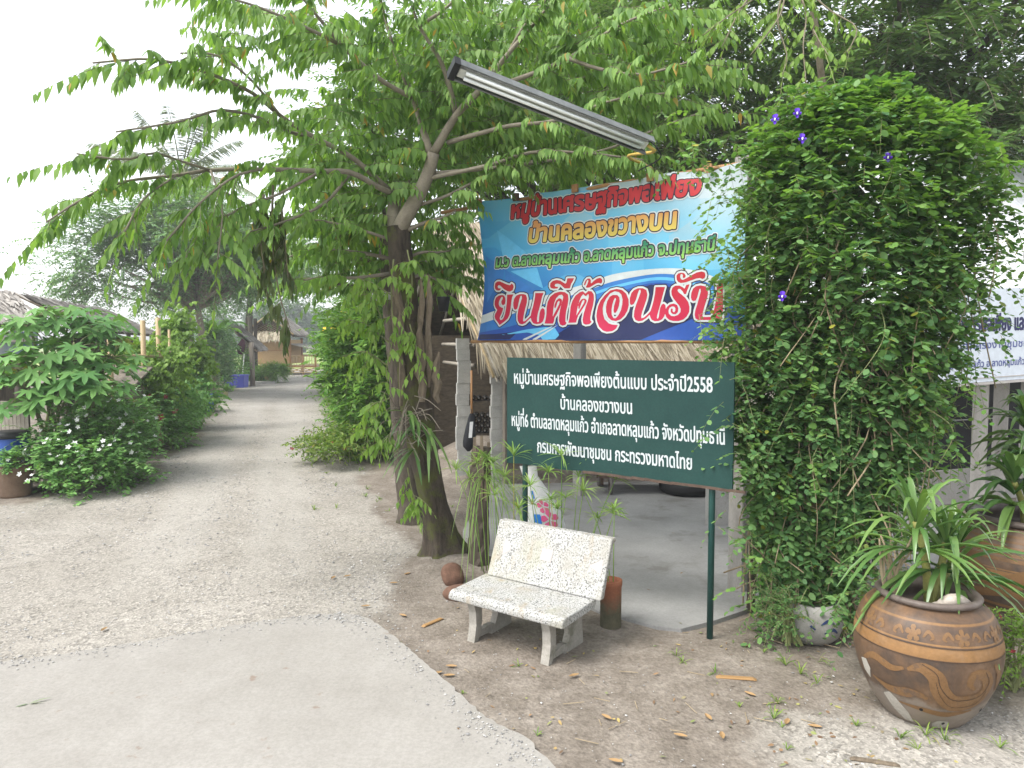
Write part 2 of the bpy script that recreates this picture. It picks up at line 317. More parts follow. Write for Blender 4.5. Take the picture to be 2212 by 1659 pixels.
def twigs(S, T, Ln, droop, k, leaf, wid, stem=None, lf=None, tmpl=T_OVAL, mode='hang', m=0, r0=.004, tip=True, rnd=.25, s0=.12, both=False):
    """many twigs at once: S starts, T directions, Ln lengths -> leaves into lf, thin stems into stem"""
    S = np.asarray(S, float); n = len(S)
    if n == 0: return
    T = nrm(T); Ln = np.broadcast_to(Ln, (n,))[:, None]
    def pos(s): return S[:, None] + T[:, None] * (Ln * s)[..., None] - UP * (droop * Ln * s ** 2)[..., None]
    s = np.linspace(s0, 1, k)[None] + rng.uniform(-.4, .4, (n, k)) * (1 - s0) / k
    P = pos(s); tg = nrm(T[:, None] - UP * (2 * droop * s)[..., None])
    side = nrm(np.cross(tg, UP)); sg = np.where(np.arange(k) % 2, 1, -1)[None, :, None]
    g = rng.normal(size=(n, k, 3)) * rnd
    if mode == 'hang': D = tg * .45 + side * sg * .5 - UP * .85 + g * .8; N = UP * .55 + side * sg * .7 + tg * .25 + g
    elif mode == 'flat': D = tg * .55 + side * sg * 1.0 - UP * .12 + g * .7; N = UP + g
    elif mode == 'limp': D = tg * .3 + side * sg * .15 - UP * 1.3 + g; N = side * sg + g * 2
    else: D = tg * .5 + side * sg * .8 + g * 1.5; N = UP + g * 2
    ll = leaf * rng.uniform(.65, 1.15, (n, k)) * (1 - .35 * np.clip(s, 0, 1) ** 3)
    stamp(lf, tmpl, P.reshape(-1, 3), D.reshape(-1, 3), N.reshape(-1, 3), ll.ravel(), (ll * wid / leaf).ravel(), m)
    if stem is not None:
        ss = np.linspace(0, 1, 4)[None].repeat(n, 0); Q = pos(ss)
        tg = nrm(T[:, None] - UP * (2 * droop * ss)[..., None]); X = nrm(np.cross(tg, UP + .01)); Y = np.cross(tg, X)
        a = np.arange(3) * 2 * math.pi / 3; rr = (r0 * np.linspace(1, .45, 4))[None, :, None, None]
        V = Q[:, :, None] + rr * (np.cos(a)[:, None] * X[:, :, None] + np.sin(a)[:, None] * Y[:, :, None])
        b = np.arange(n)[:, None, None] * 12 + np.arange(3)[None, :, None] * 3; j = np.arange(3)[None, None]; kk = (j + 1) % 3
        stem.add(V.reshape(-1, 3), np.stack([b + j, b + kk, b + 3 + kk, b + 3 + j], -1).reshape(-1, 4))
def smooth_path(pts, n):
    pts = np.asarray(pts, float); d = np.concatenate([[0], np.cumsum(np.linalg.norm(np.diff(pts, axis=0), axis=1))])
    q = np.vstack([2 * pts[0] - pts[1], pts, 2 * pts[-1] - pts[-2]])
    out = []
    for x in np.linspace(0, d[-1], n):
        i = min(np.searchsorted(d, x, 'right') - 1, len(pts) - 2); u = (x - d[i]) / (d[i + 1] - d[i] + 1e-9)
        a, b, c, e = q[i], q[i + 1], q[i + 2], q[i + 3]
        out.append(.5 * (2 * b + (c - a) * u + (2 * a - 5 * b + 4 * c - e) * u * u + (3 * b - a - 3 * c + e) * u ** 3))
    return np.array(out)
def ball_pts(n, c, r, shell=.45, low=-1.):
    q = nrm(rng.normal(size=(n * 3, 3))); q = q[q[:, 2] > low][:n]
    rad = (shell + (1 - shell) * rng.random(len(q))) ; return np.asarray(c) + q * rad[:, None] * np.asarray(r), q
def clumps(n, c, r, k, sig=.22, low=-.6, shell=.6):
    """points gathered round k clump centres of an ellipsoid"""
    C0, q0 = ball_pts(k, c, r, shell, low); i = rng.integers(0, len(C0), n)
    P = C0[i] + rng.normal(size=(n, 3)) * np.asarray(r) * sig
    D = nrm((P - np.asarray(c)) / np.asarray(r) ** 2 * np.mean(r)); return P, D, C0
def straps(mb, base, n, length, width, up=(.4, 1.), droop=1.0, az=None, seg=6, m=0):
    """arching strap leaves, n blades of seg segments each"""
    base = np.asarray(base, float); base = np.broadcast_to(base, (n, 3))
    a = rng.uniform(0, 2 * math.pi, n) if az is None else az; u = rng.uniform(*up, n)
    H = np.stack([np.cos(a), np.sin(a), 0 * a], -1); T = nrm(H + UP * u[:, None]); L = length * rng.uniform(.7, 1.15, n)
    s = np.linspace(0, 1, seg + 1); dr = droop * rng.uniform(.6, 1.3, n)
    P = base[:, None] + T[:, None] * (L[:, None] * s)[..., None] - UP * (dr[:, None] * L[:, None] * .6 * s ** 2.4)[..., None]
    X = nrm(np.cross(H, UP))[:, None]; w = width * (np.sin(math.pi * (.12 + .86 * s)) ** .7)[None, :, None] * rng.uniform(.8, 1.1, n)[:, None, None]
    tw = rng.normal(size=(n, 1, 1)) * .25
    V = np.stack([P - X * w / 2 + UP * w * .18, P - UP * w * tw, P + X * w / 2 + UP * w * .18], 2)
    b = (np.arange(n)[:, None, None] * (seg + 1) + np.arange(seg)[None, :, None]) * 3; j = np.arange(2)[None, None]
    mb.add(V.reshape(-1, 3), np.stack([b + j, b + j + 1, b + 3 + j + 1, b + 3 + j], -1).reshape(-1, 4), m)
# ------------------------------------------------------------------ lettering
_gc = {}
def _mesh2d(s):
    c = bpy.data.curves.new('t', 'FONT'); c.body = s; o = bpy.data.objects.new('t', c); COL.objects.link(o)
    e = o.evaluated_get(bpy.context.evaluated_depsgraph_get()); me = e.to_mesh()
    e.to_mesh_clear(); cv = e.to_curve(bpy.context.evaluated_depsgraph_get()); segs = []
    for sp in cv.splines:
        bp_ = sp.bezier_points; pts = []
        for k in range(len(bp_)):
            a, b = bp_[k], bp_[(k + 1) % len(bp_)]; p0, p1, p2, p3 = [np.array(q[:2]) for q in (a.co, a.handle_right, b.handle_left, b.co)]
            n = 1 if abs(np.cross(p1 - p0, p3 - p0)) + abs(np.cross(p2 - p0, p3 - p0)) < 1e-6 else 5
            for u in np.arange(n) / n: pts.append(p0 * (1 - u) ** 3 + 3 * p1 * u * (1 - u) ** 2 + 3 * p2 * u * u * (1 - u) + p3 * u ** 3)
        if len(pts) > 2: segs.append(poly_segs(pts))
    S = np.concatenate(segs) if segs else np.zeros((0, 2, 2)); V = S[:, 0]
    e.to_curve_clear(); bpy.data.objects.remove(o); bpy.data.curves.remove(c)
    return V, S
def glyph(ch):
    if ch not in _gc:
        V, S = _mesh2d(ch) if ch != ' ' else (np.zeros((0, 2)), np.zeros((0, 2, 2)))
        k0 = _mesh2d('ก')[0][:, 0].max() if 'ก' not in _gc and ch != 'ก' else None
        adv = _mesh2d(ch + 'ก')[0][:, 0].max() - .519
        _gc[ch] = (S, adv)
    return _gc[ch]
UPV = 'ิีึืั'; TONE = '่้๊๋'; LOWV = 'ุู'
def layout(text):
    x = 0; out = []; prev = ''
    for ch in text:
        S, adv = glyph(ch); S = S.copy()
        mark = ch in UPV + TONE + LOWV
        if ch in TONE and (prev in UPV or prev == 'ำ'): S[..., 1] += .17
        if mark: adv = 0
        if len(S): S[..., 0] += x; out.append(S)
        x += adv; prev = ch
    return out, x
def place(text, s0, s1, t0, h, shear=0., slope=0.):
    g, w = layout(text); k = (s1 - s0) / w; kv = h / .555; out = []
    for S in g:
        Q = np.empty_like(S); Q[..., 0] = s0 + S[..., 0] * k + S[..., 1] * kv * shear; Q[..., 1] = t0 + S[..., 1] * kv + slope * (Q[..., 0] - s0); out.append(Q)
    return out
def poly_segs(p):
    p = np.asarray(p, float); return np.stack([p, np.roll(p, -1, 0)], 1)
def sdf_fill(shapes, levels, res, warp):
    """flat painted letters: signed distance of outline groups, cut at each level. levels: (grow, offset, material)"""
    A = np.concatenate([s.reshape(-1, 2) for s in shapes]); g0 = max(l[0] for l in levels) + 3 * res
    lo = A.min(0) - g0; n = np.ceil((A.max(0) + g0 - lo) / res).astype(int) + 1
    D = np.full((n[0], n[1]), 1e3)
    for S in shapes:
        a = np.clip(((S.reshape(-1, 2).min(0) - g0 - lo) / res).astype(int), 0, n - 1); b = np.clip(((S.reshape(-1, 2).max(0) + g0 - lo) / res).astype(int) + 2, 0, n)
        X, Y = np.meshgrid(lo[0] + np.arange(a[0], b[0]) * res, lo[1] + np.arange(a[1], b[1]) * res, indexing='ij')
        P = np.stack([X, Y], -1).reshape(-1, 1, 2)
        p0, p1 = S[None, :, 0], S[None, :, 1]; e = p1 - p0; w = P - p0
        tt = np.clip((w * e).sum(-1) / np.maximum((e * e).sum(-1), 1e-12), 0, 1); d = np.sqrt(((w - e * tt[..., None]) ** 2).sum(-1)).min(1)
        up = p1[..., 1] > p0[..., 1]; cr = ((p0[..., 1] > P[..., 1]) != (p1[..., 1] > P[..., 1])) & (P[..., 0] < p0[..., 0] + (P[..., 1] - p0[..., 1]) * e[..., 0] / np.where(np.abs(e[..., 1]) < 1e-12, 1e-12, e[..., 1]))
        d = np.where((cr * np.where(up, 1, -1)).sum(1) != 0, -d, d).reshape(X.shape)
        D[a[0]:b[0], a[1]:b[1]] = np.minimum(D[a[0]:b[0], a[1]:b[1]], d)
    mb = MB(); GX, GY = np.meshgrid(lo[0] + np.arange(n[0]) * res, lo[1] + np.arange(n[1]) * res, indexing='ij'); G = np.stack([GX, GY], -1)
    for grow, off, mi in levels:
        f = grow - D
        full = (f[:-1, :-1] > 0) & (f[1:, :-1] > 0) & (f[1:, 1:] > 0) & (f[:-1, 1:] > 0)
        i, j = np.nonzero(full)
        Q = np.stack([G[i, j], G[i + 1, j], G[i + 1, j + 1], G[i, j + 1]], 1)
        mb.add(warp(Q.reshape(-1, 2), off), np.arange(len(Q) * 4).reshape(-1, 4), mi)
        part = ~full & ((f[:-1, :-1] > 0) | (f[1:, :-1] > 0) | (f[1:, 1:] > 0) | (f[:-1, 1:] > 0))
        i, j = np.nonzero(part)
        for c in (((0, 0), (1, 0), (1, 1)), ((0, 0), (1, 1), (0, 1))):
            P = np.stack([G[i + a, j + b] for a, b in c], 1); F = np.stack([f[i + a, j + b] for a, b in c], 1); ins = F > 0; k = ins.sum(1)
            for cnt in (1, 2, 3):
                z = np.nonzero(k == cnt)[0]
                if not len(z): continue
                if cnt == 3: mb.add(warp(P[z].reshape(-1, 2), off), np.arange(len(z) * 3).reshape(-1, 3), mi); continue
                odd = np.argmax(ins[z] if cnt == 1 else ~ins[z], 1); r = np.arange(len(z))
                p, fa = P[z], F[z]; a, b, cc = odd, (odd + 1) % 3, (odd + 2) % 3
                ab = p[r, a] + (p[r, b] - p[r, a]) * (fa[r, a] / (fa[r, a] - fa[r, b]))[:, None]; ac = p[r, a] + (p[r, cc] - p[r, a]) * (fa[r, a] / (fa[r, a] - fa[r, cc]))[:, None]
                if cnt == 1: mb.add(warp(np.stack([p[r, a], ab, ac], 1).reshape(-1, 2), off), np.arange(len(z) * 3).reshape(-1, 3), mi)
                else: mb.add(warp(np.stack([ab, p[r, b], p[r, cc], ac], 1).reshape(-1, 2), off), np.arange(len(z) * 4).reshape(-1, 4), mi)
    return mb
# ------------------------------------------------------------------ the ground
def xl(Y): return np.interp(Y, [0, 11, 13, 19.4, 25.7, 33, 40, 53, 80], [-40, -7.7, -6.6, -8.3, -10.4, -13.1, -14.5, -19.5, -40])
def xr(Y): return np.interp(Y, [0, 5, 7, 8.5, 10, 16.6, 25, 42, 53, 56, 80], [-.5, -.8, -1.0, -1.2, -1.6, -3.7, -6.2, -10.8, -14, -14.5, -14.5])
def wob(X, Y, s): return np.sin(X * s + 1.3) * np.cos(Y * s * .8 + .4) + .6 * np.sin(X * s * 2.3 + Y * s * 1.7)
def sstep(x): x = np.clip(x, 0, 1); return x * x * (3 - 2 * x)
def gmask(X, Y):
    w = wob(X, Y, 2.2) * .16 + wob(X, Y, 6) * .06
    g = sstep((xr(Y) - X + w) / .5 + .3) * sstep((X - xl(Y) + w) / .6 + .4)
    g2 = sstep(1.2 - ((X - 3.0) ** 2 / 3.6 + (Y - 4.0) ** 2 / 1.4) + w) * .9
    return np.maximum(g, g2)
def moundz(X, Y):
    return .62 * np.exp(-(((X + .6) / 1.1) ** 2 + ((Y - 14.6) / 1.5) ** 2) * 1.1) + .10 * np.exp(-(((X + .5) / .5) ** 2 + ((Y - 8.2) / .5) ** 2))
xs = np.concatenate([np.arange(-30, -10, .5), np.arange(-10, 8, .12), np.arange(8, 20.1, .5)]); ys = np.concatenate([np.arange(-3, 3.5, .5), np.arange(3.5, 16, .12), np.arange(16, 64.1, .5)])
GX, GY = np.meshgrid(xs, ys, indexing='ij')
sh = (GX > -.65) & (GX < 6.4) & (GY > 8.3) & (GY < 12.9)
GZ = wob(GX, GY, 1.1) * .008 + wob(GX, GY, 4.2) * .004 + moundz(GX, GY) * np.where(sh, 0, 1)
GZ = np.where((GY < 6.4) & (GX < .2), np.minimum(GZ, .004), GZ) - np.where(sh | ((GX > 1.2) & (GX < 6) & (GY > 6.9) & (GY < 8.3)), .06, 0)
mb = MB(); nx, ny = GX.shape
i = np.arange(nx - 1)[:, None] * ny; j = np.arange(ny - 1)[None]
mb.add(np.stack([GX, GY, GZ], -1).reshape(-1, 3), np.stack([i + j, i + ny + j, i + ny + j + 1, i + j + 1], -1).reshape(-1, 4))
gm = gmask(GX, GY); green = sstep(1 - np.abs(GX - xr(GY) - .3) / 1.2) * sstep((GY - 13) / 4) * .7 + sstep(1 - np.abs(GX - xl(GY) + .4) / 1.0) * sstep((GY - 14) / 8) * .6
m, t, out = nt_new('earth'); v = coords(t)
at1 = nd(t, 'ShaderNodeAttribute', {'attribute_name': 'gravel'}).outputs['Fac']; at2 = nd(t, 'ShaderNodeAttribute', {'attribute_name': 'grassy'}).outputs['Fac']
n1 = noise(t, v, .55, 6, .65); n2 = noise(t, v, 3.3, 6, .7); n3 = noise(t, v, 24, 5, .75)
vo = nd(t, 'ShaderNodeTexVoronoi', Vector=v, Scale=42.0); vo2 = nd(t, 'ShaderNodeTexVoronoi', Vector=v, Scale=85.0)
peb_ = ramp(t, vo.outputs['Color'], [(0, .4), (.3, 1), (.9, 1), (1, 1.8)]); dirt = ramp(t, n2, [(.28, (.14, .118, .094)), (.5, (.205, .176, .145)), (.72, (.285, .252, .213))])
dirt = mix(t, .8, dirt, ramp(t, n3, [(.3, .5), (.62, 1.1)]), 'MULTIPLY'); dirt = mix(t, .35, dirt, peb_, 'MULTIPLY')
dust = ramp(t, n1, [(.35, (.258, .238, .205)), (.65, (.335, .312, .275))])
peb = ramp(t, vo.outputs['Color'], [(.0, .35), (.5, .9), (1, 1.45)]); peb2 = ramp(t, vo2.outputs['Color'], [(0, .5), (1, 1.3)])
grav = mix(t, .75, dust, peb, 'MULTIPLY'); grav = mix(t, .6, grav, peb2, 'MULTIPLY')
grav = mix(t, ramp(t, n2, [(.46, 0), (.66, .8)]), grav, dust)
fac = nd(t, 'ShaderNodeMath', {'operation': 'ADD'}); t.links.new(at1, fac.inputs[0])
sc_ = nd(t, 'ShaderNodeMapRange', Value=n2); sc_.inputs['To Min'].default_value = -.45; sc_.inputs['To Max'].default_value = .45; t.links.new(sc_.outputs[0], fac.inputs[1])
col = mix(t, ramp(t, fac.outputs[0], [(.25, 0), (.75, 1)]), dirt, grav)
tk = nd(t, 'ShaderNodeMath', {'operation': 'MULTIPLY'}, Value=nd(t, 'ShaderNodeAttribute', {'attribute_name': 'track'}).outputs['Fac']); t.links.new(ramp(t, n3, [(.3, .1), (.65, .5)]), tk.inputs[1]); col = mix(t, tk.outputs[0], col, (.36, .345, .315))
gf = nd(t, 'ShaderNodeMath', {'operation': 'MULTIPLY'}, Value=at2); t.links.new(ramp(t, n3, [(.4, 0), (.6, 1)]), gf.inputs[1])
col = mix(t, gf.outputs[0], col, (.085, .115, .035))
hh = mix(t, .5, vo.outputs['Distance'], n3)
finish(t, out, col, .95, hh, .5, .02, .15)
uu = GX + .285 * GY + .12 * np.sin(GY * .5); trk = sum(np.exp(-((uu - c_) / .20) ** 2) for c_ in (-1.95, -1.55, -.62, -.2)) * sstep((GY - 6.5) / 3); gob = mb.build('ground', m, smooth=True, attr={'gravel': gm.ravel(), 'grassy': green.ravel(), 'track': trk.ravel()}); tag(gob, kind='structure')
# far fields
m, t, out = nt_new('far_field'); v = coords(t)
finish(t, out, ramp(t, noise(t, v, .08, 5), [(.35, (.16, .22, .05)), (.65, (.25, .31, .08))]), .9)
mb = MB(); mb.add([(-210, 60, -.1), (190, 60, -.1), (190, 300, -.1), (-210, 300, -.1)], np.array([[0, 1, 2, 3]]))
mb.add([(-210, -10, -.12), (190, -10, -.12), (190, 60, -.12), (-210, 60, -.12)], np.array([[0, 1, 2, 3]]))
tag(mb.build('rice_field', m), kind='structure')
# concrete apron in the foreground
ap = [(-12, 4.2), (-6, 5.15), (-4.08, 5.46), (-3.93, 5.54), (-3.5, 5.71), (-3.06, 5.93), (-2.66, 6.15), (-2.22, 6.37), (-1.78, 6.53), (-1.54, 6.57), (-1.38, 6.52), (-1.26, 6.43), (-.94, 5.98), (-.53, 5.31), (-.17, 4.71), (.07, 4.49), (.23, 4.19), (.45, 3.2), (.8, 0), (-12, -2)]
jag = []
for k in range(len(ap)):
    a, b = np.array(ap[k]), np.array(ap[(k + 1) % len(ap)]); L = np.linalg.norm(b - a); n = max(1, int(L / .05)) if k in range(2, 17) else 1
    nn = np.array([-(b - a)[1], (b - a)[0]]) / L
    for q in range(n): jag.append(a + (b - a) * q / n + (nn * rng.normal() * .007 if q else 0))
m, t, out = nt_new('apron_concrete'); v = coords(t); rot = nd(t, 'ShaderNodeMapping', Vector=v); rot.inputs['Rotation'].default_value = (0, 0, R(-12)); rot.inputs['Scale'].default_value = (9, .9, 1)
n1 = noise(t, v, .9, 6, .7); st_ = noise(t, rot.outputs[0], 2.2, 4, .6); n3 = noise(t, v, 38, 6, .85)
col = ramp(t, n1, [(.3, (.258, .243, .217)), (.7, (.318, .302, .275))]); col = mix(t, .5, col, ramp(t, st_, [(.3, .93), (.7, 1.03)]), 'MULTIPLY'); col = mix(t, .6, col, ramp(t, n3, [(.3, .6), (.6, 1.05)]), 'MULTIPLY')
sp = noise(t, v, 5.5, 4, .6); big_ = noise(t, v, 2.6, 6, .75); col = mix(t, ramp(t, big_, [(.52, 0), (.72, .3)]), col, (.215, .20, .178)); col = mix(t, ramp(t, sp, [(.66, 0), (.72, .75)]), col, (.19, .14, .105))
finish(t, out, col, .9, n3, .2, .003, .2)
mb = MB(); mb.prism([tuple(p) for p in jag], (0, 0, -.05), np.array([1., 0, 0]), np.array([0, 1., 0]), UP, .085)
tag(mb.build('concrete_apron', m), kind='structure')
# shelter floor slab
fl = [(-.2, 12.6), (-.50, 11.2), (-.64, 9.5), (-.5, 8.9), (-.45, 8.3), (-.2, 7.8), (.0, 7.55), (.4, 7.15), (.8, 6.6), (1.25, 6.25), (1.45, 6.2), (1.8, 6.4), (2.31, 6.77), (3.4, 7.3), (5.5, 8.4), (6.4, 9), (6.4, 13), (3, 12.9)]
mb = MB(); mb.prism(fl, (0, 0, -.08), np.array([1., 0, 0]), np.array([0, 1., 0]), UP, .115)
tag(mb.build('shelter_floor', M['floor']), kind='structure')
def clear_of_slabs(P):
    def ins(poly):
        c = np.zeros(len(P), bool); q = np.asarray(poly)
        for k in range(len(q)):
            a, b = q[k], q[(k + 1) % len(q)]
            c ^= ((a[1] > P[:, 1]) != (b[1] > P[:, 1])) & (P[:, 0] < a[0] + (P[:, 1] - a[1]) * (b[0] - a[0]) / (b[1] - a[1] + 1e-12))
        return c
    return ~ins(ap) & ~ins(fl)
# loose gravel
n = 60000; Y = 4.0 * np.exp(rng.random(n) * math.log(48 / 4.)); X = rng.uniform(-.75, .75, n) * Y + .0
P = np.stack([X, Y], 1); g = gmask(X, Y) * np.clip(.5 + wob(X, Y, 1.5) * .45 + .35 * np.sin((X + .285 * Y) * 4.2), .04, 1) + .07
g = np.maximum(g, 1.0 * np.exp(-((X - xr(Y) + .25) / .32) ** 2) * (Y < 11) * (Y > 5.6)); keep = (rng.random(n) < g) & clear_of_slabs(P); P = P[keep]
edge = np.array(ap[1:18]); k_ = rng.integers(0, len(edge) - 1, 1500); P2 = edge[k_] + (edge[k_ + 1] - edge[k_]) * rng.random((1500, 1)) + np.stack([-np.abs(rng.normal(size=1500)) * .10, -np.abs(rng.normal(size=1500)) * .13], -1)
zap = np.concatenate([np.zeros(len(P)), np.where(clear_of_slabs(P2), 0, .034)]); P = np.concatenate([P, P2]); n = len(P)
s = rng.gamma(1.8, .0030, n) + .004; s = np.clip(s, .004, .026); s *= np.clip(P[:, 1] / 8, .8, 1.7)
oc = np.array([(1, 0, 0), (0, 1, 0), (-1, 0, 0), (0, -1, 0), (0, 0, .7), (0, 0, -.5)], float); of = np.array([[0, 1, 4], [1, 2, 4], [2, 3, 4], [3, 0, 4], [1, 0, 5], [2, 1, 5], [3, 2, 5], [0, 3, 5]])
a = rng.uniform(0, 6.28, n); ca, sa = np.cos(a)[:, None], np.sin(a)[:, None]
V = oc[None] * s[:, None, None] * rng.uniform(.6, 1.3, (n, 6, 1)); V = np.stack([V[..., 0] * ca - V[..., 1] * sa * .7, V[..., 0] * sa + V[..., 1] * ca * .7, V[..., 2] * .55], -1)
V += np.concatenate([P, (s * .15 + zap)[:, None] + .004], 1)[:, None]
mb = MB(); mb.add(V.reshape(-1, 3), (of[None] + np.arange(n)[:, None, None] * 6).reshape(-1, 3))
tag(mb.build('gravel', M['pebble']), kind='stuff')
# ------------------------------------------------------------------ welcome banner
SD = np.array([.78908, -.61429, 0.]); SN = np.array([-.61429, -.78908, 0.])
BL = np.array([-.4145, 8.9964, 2.5])
def bwarp(q, off):
    s, t_ = q[:, 0], q[:, 1]
    w = .04 * np.sin(s * 2.1 + t_ * 1.3) * np.sin(t_ * 1.9) + .013 * np.sin(s * 5.3 - t_ * 3.1) + .008 * np.sin(s * 9 + t_ * 6) + .006 * np.sin(s * 14 - t_ * 3) * np.exp(-((1.66 - t_) / .35) ** 2) + .02 * np.exp(-((t_ / .16) ** 2)) * np.sin(s * 4.2 + .5) + .015 * np.exp(-(((1.66 - t_) / .12) ** 2)) * np.sin(s * 6.3)
    # hollow left hem where the cloth is pulled between its ties
    pull = np.exp(-(s / .16) ** 2) * .12 * np.sin(np.clip(t_ / 1.66, 0, 1) * math.pi) ** .8; t_ = t_ - .022 * np.exp(-((1.66 - t_) / .12) ** 2) * np.abs(np.sin(s * 3.9 - .2))
    return BL + (s + pull)[:, None] * SD + t_[:, None] * UP + (w + off)[:, None] * SN
m, t, out = nt_new('banner_print'); tc = t.nodes.new('ShaderNodeTexCoord'); sx = nd(t, 'ShaderNodeSeparateXYZ', Vector=tc.outputs['UV'])
def lin(a, b, c):
    x = nd(t, 'ShaderNodeMath', {'operation': 'MULTIPLY_ADD'}); t.links.new(sx.outputs[0], x.inputs[0]); x.inputs[1].default_value = a; x.inputs[2].default_value = c
    y = nd(t, 'ShaderNodeMath', {'operation': 'MULTIPLY_ADD'}); t.links.new(sx.outputs[1], y.inputs[0]); y.inputs[1].default_value = b; t.links.new(x.outputs[0], y.inputs[2]); return y.outputs[0]
wv = nd(t, 'ShaderNodeTexVoronoi', {'feature': 'F1', 'distance': 'MANHATTAN'}, Vector=tc.outputs['UV'], Scale=4.5)
f = lin(.42, .58, 0); ff = nd(t, 'ShaderNodeMath', {'operation': 'MULTIPLY_ADD'}); t.links.new(nd(t, 'ShaderNodeSeparateColor', Color=wv.outputs['Color']).outputs[0], ff.inputs[0]); ff.inputs[1].default_value = .16; t.links.new(f, ff.inputs[2])
col = ramp(t, ff.outputs[0], [(.12, (.012, .05, .22)), (.3, (.02, .12, .36)), (.52, (.045, .27, .50)), (.72, (.13, .40, .56)), (.88, (.26, .39, .45)), (1, (.36, .42, .445))])
fab = noise(t, coords(t), 300, 2); ble = noise(t, coords(t), 1.5, 5)
col = mix(t, .22, col, ramp(t, fab, [(.3, .55), (.7, 1.1)]), 'MULTIPLY'); col = mix(t, ramp(t, ble, [(.5, 0), (.8, .22)]), col, (.33, .37, .38))
finish(t, out, col, .55, noise(t, coords(t), 7, 5), .18, .02, .25); M['banner'] = m
M['ban_white'] = flat('print_white', (.46, .50, .50), .55); M['ban_navy'] = flat('print_navy', (.012, .018, .075), .5); M['ban_mid'] = flat('print_mid_blue', (.03, .15, .42), .55); M['ban_light'] = flat('print_light_blue', (.10, .38, .62), .55)
M['ban_dark'] = flat('print_outline', (.018, .012, .028), .5); M['ban_blue'] = flat('print_blue', (.02, .07, .30), .55)
def grad(name, c0, c1, z0, z1):
    m, t, out = nt_new(name); sz = nd(t, 'ShaderNodeSeparateXYZ', Vector=coords(t)); mr = nd(t, 'ShaderNodeMapRange', Value=sz.outputs[2]); mr.inputs['From Min'].default_value = z0; mr.inputs['From Max'].default_value = z1
    finish(t, out, ramp(t, mr.outputs[0], [(0, c0), (1, c1)]), .55); return m
ban = thing('welcome_banner', 'big blue printed cloth banner with red welcome lettering tied above the green board', 'banner', tuple(BL))
mb = MB(); nu, nv = 110, 60; S_, T_ = np.meshgrid(np.linspace(0, 3.30, nu), np.linspace(0, 1.66, nv), indexing='ij'); q = np.stack([S_.ravel(), T_.ravel()], 1)
i = np.arange(nu - 1)[:, None] * nv; j = np.arange(nv - 1)[None]
mb.add(bwarp(q, 0), np.stack([i + j, i + nv + j, i + nv + j + 1, i + j + 1], -1).reshape(-1, 4)); mb.uv = q / np.array([3.3, 1.66])
mb.build('cloth', M['banner'], ban, smooth=True)
def decal(name, polys, mat, off, parent=ban, res=.012, warp=bwarp): return sdf_fill([poly_segs(p) for p in polys], [(0, off, 0)], res, warp).build(name, mat, parent)
arc = lambda pts, n=60: [tuple(p) for p in smooth_path([(a, b, 0) for a, b in pts], n)[:, :2]]
up_ = arc([(.0, .30), (.45, .38), (.99, .50), (1.5, .61), (1.9, .70), (2.35, .725), (2.75, .69), (3.05, .58), (3.25, .42)]); lo_ = arc([(3.25, .33), (3.0, .52), (2.72, .625), (2.35, .672), (1.9, .625), (1.5, .53), (.99, .41), (.45, .28), (.0, .20)])
lo2 = arc([(3.25, .25), (2.95, .44), (2.65, .54), (2.3, .585), (1.9, .50), (1.5, .40), (.99, .27), (.45, .15), (0, .09)])
decal('print_wave', [[(0, .004)] + list(reversed(lo2)) + [(3.29, .2), (3.29, .004)]], M['ban_blue'], .0012)
decal('print_shadow', [[(1.0, .004), (1.35, .16), (1.7, .38), (2.05, .51), (2.3, .57), (2.6, .52), (2.85, .42), (3.0, .30), (2.75, .2), (2.45, .1), (2.2, .004)], [(.02, .01), (.02, .07), (.3, .075), (.62, .1), (.5, .01)]], M['ban_navy'], .0022)
decal('print_band', [list(reversed(lo2)) + lo_], M['ban_mid'], .0022)
mid = arc([(3.24, .27), (2.97, .46), (2.68, .565), (2.33, .61), (1.9, .55), (1.5, .455), (.99, .33)]); decal('print_streak', [[(x, y + .03) for x, y in reversed(mid)] + mid], M['ban_light'], .003)
decal('print_swoosh', [up_ + lo_], M['ban_white'], .003)
decal('print_rays', [[(.66, .006), (.98, .125), (1.2, .2), (1.0, .118), (.73, .006)], [(.80, .006), (1.0, .10), (1.2, .19), (1.03, .095), (.86, .006)]], M['ban_white'], .0034, res=.008)
decal('print_glow', [[(.36, .06), (.75, .125), (1.0, .15), (1.12, .14), (1.18, .06), (1.12, .01), (.95, .006), (.9, .06), (.75, .09)]], M['ban_light'], .0028)
decal('print_facet', [[(.53, .80), (.90, .82), (.98, .58)], [(.30, 1.3), (.75, 1.0), (.45, .85)], [(1.3, 1.62), (1.55, 1.62), (1.75, 1.44)]], M['ban_light'], .0012)
decal('print_facet_dark', [[(.06, 1.0), (.45, .88), (.43, .70), (.08, .45)], [(.45, .83), (.86, .57), (.5, .45)]], M['ban_mid'], .0012)
BANL = .0042
big = [poly_segs([tuple(int(c) / 1000 for c in p.split(',')) for p in L.split()]) for L in BIG.split('\n')]
sdf_fill(big, [(.030, BANL, 0), (.019, BANL + .0012, 1), (.0, BANL + .0024, 2)], .006, bwarp).build('welcome_lettering', [M['ban_dark'], M['ban_white'], grad('letter_red', (.42, .01, .065), (.33, .014, .022), .0, .6)], ban)
sh_ = .10
sdf_fill(place('หมู่บ้านเศรษฐกิจพอเพียง', .50, 2.84, 1.413, .155, sh_), [(.036, BANL, 0), (.024, BANL + .0012, 1), (.012, BANL + .0024, 2)], .005, bwarp).build('village_lettering', [M['ban_white'], M['ban_dark'], flat('print_red', (.38, .02, .025), .55)], ban)
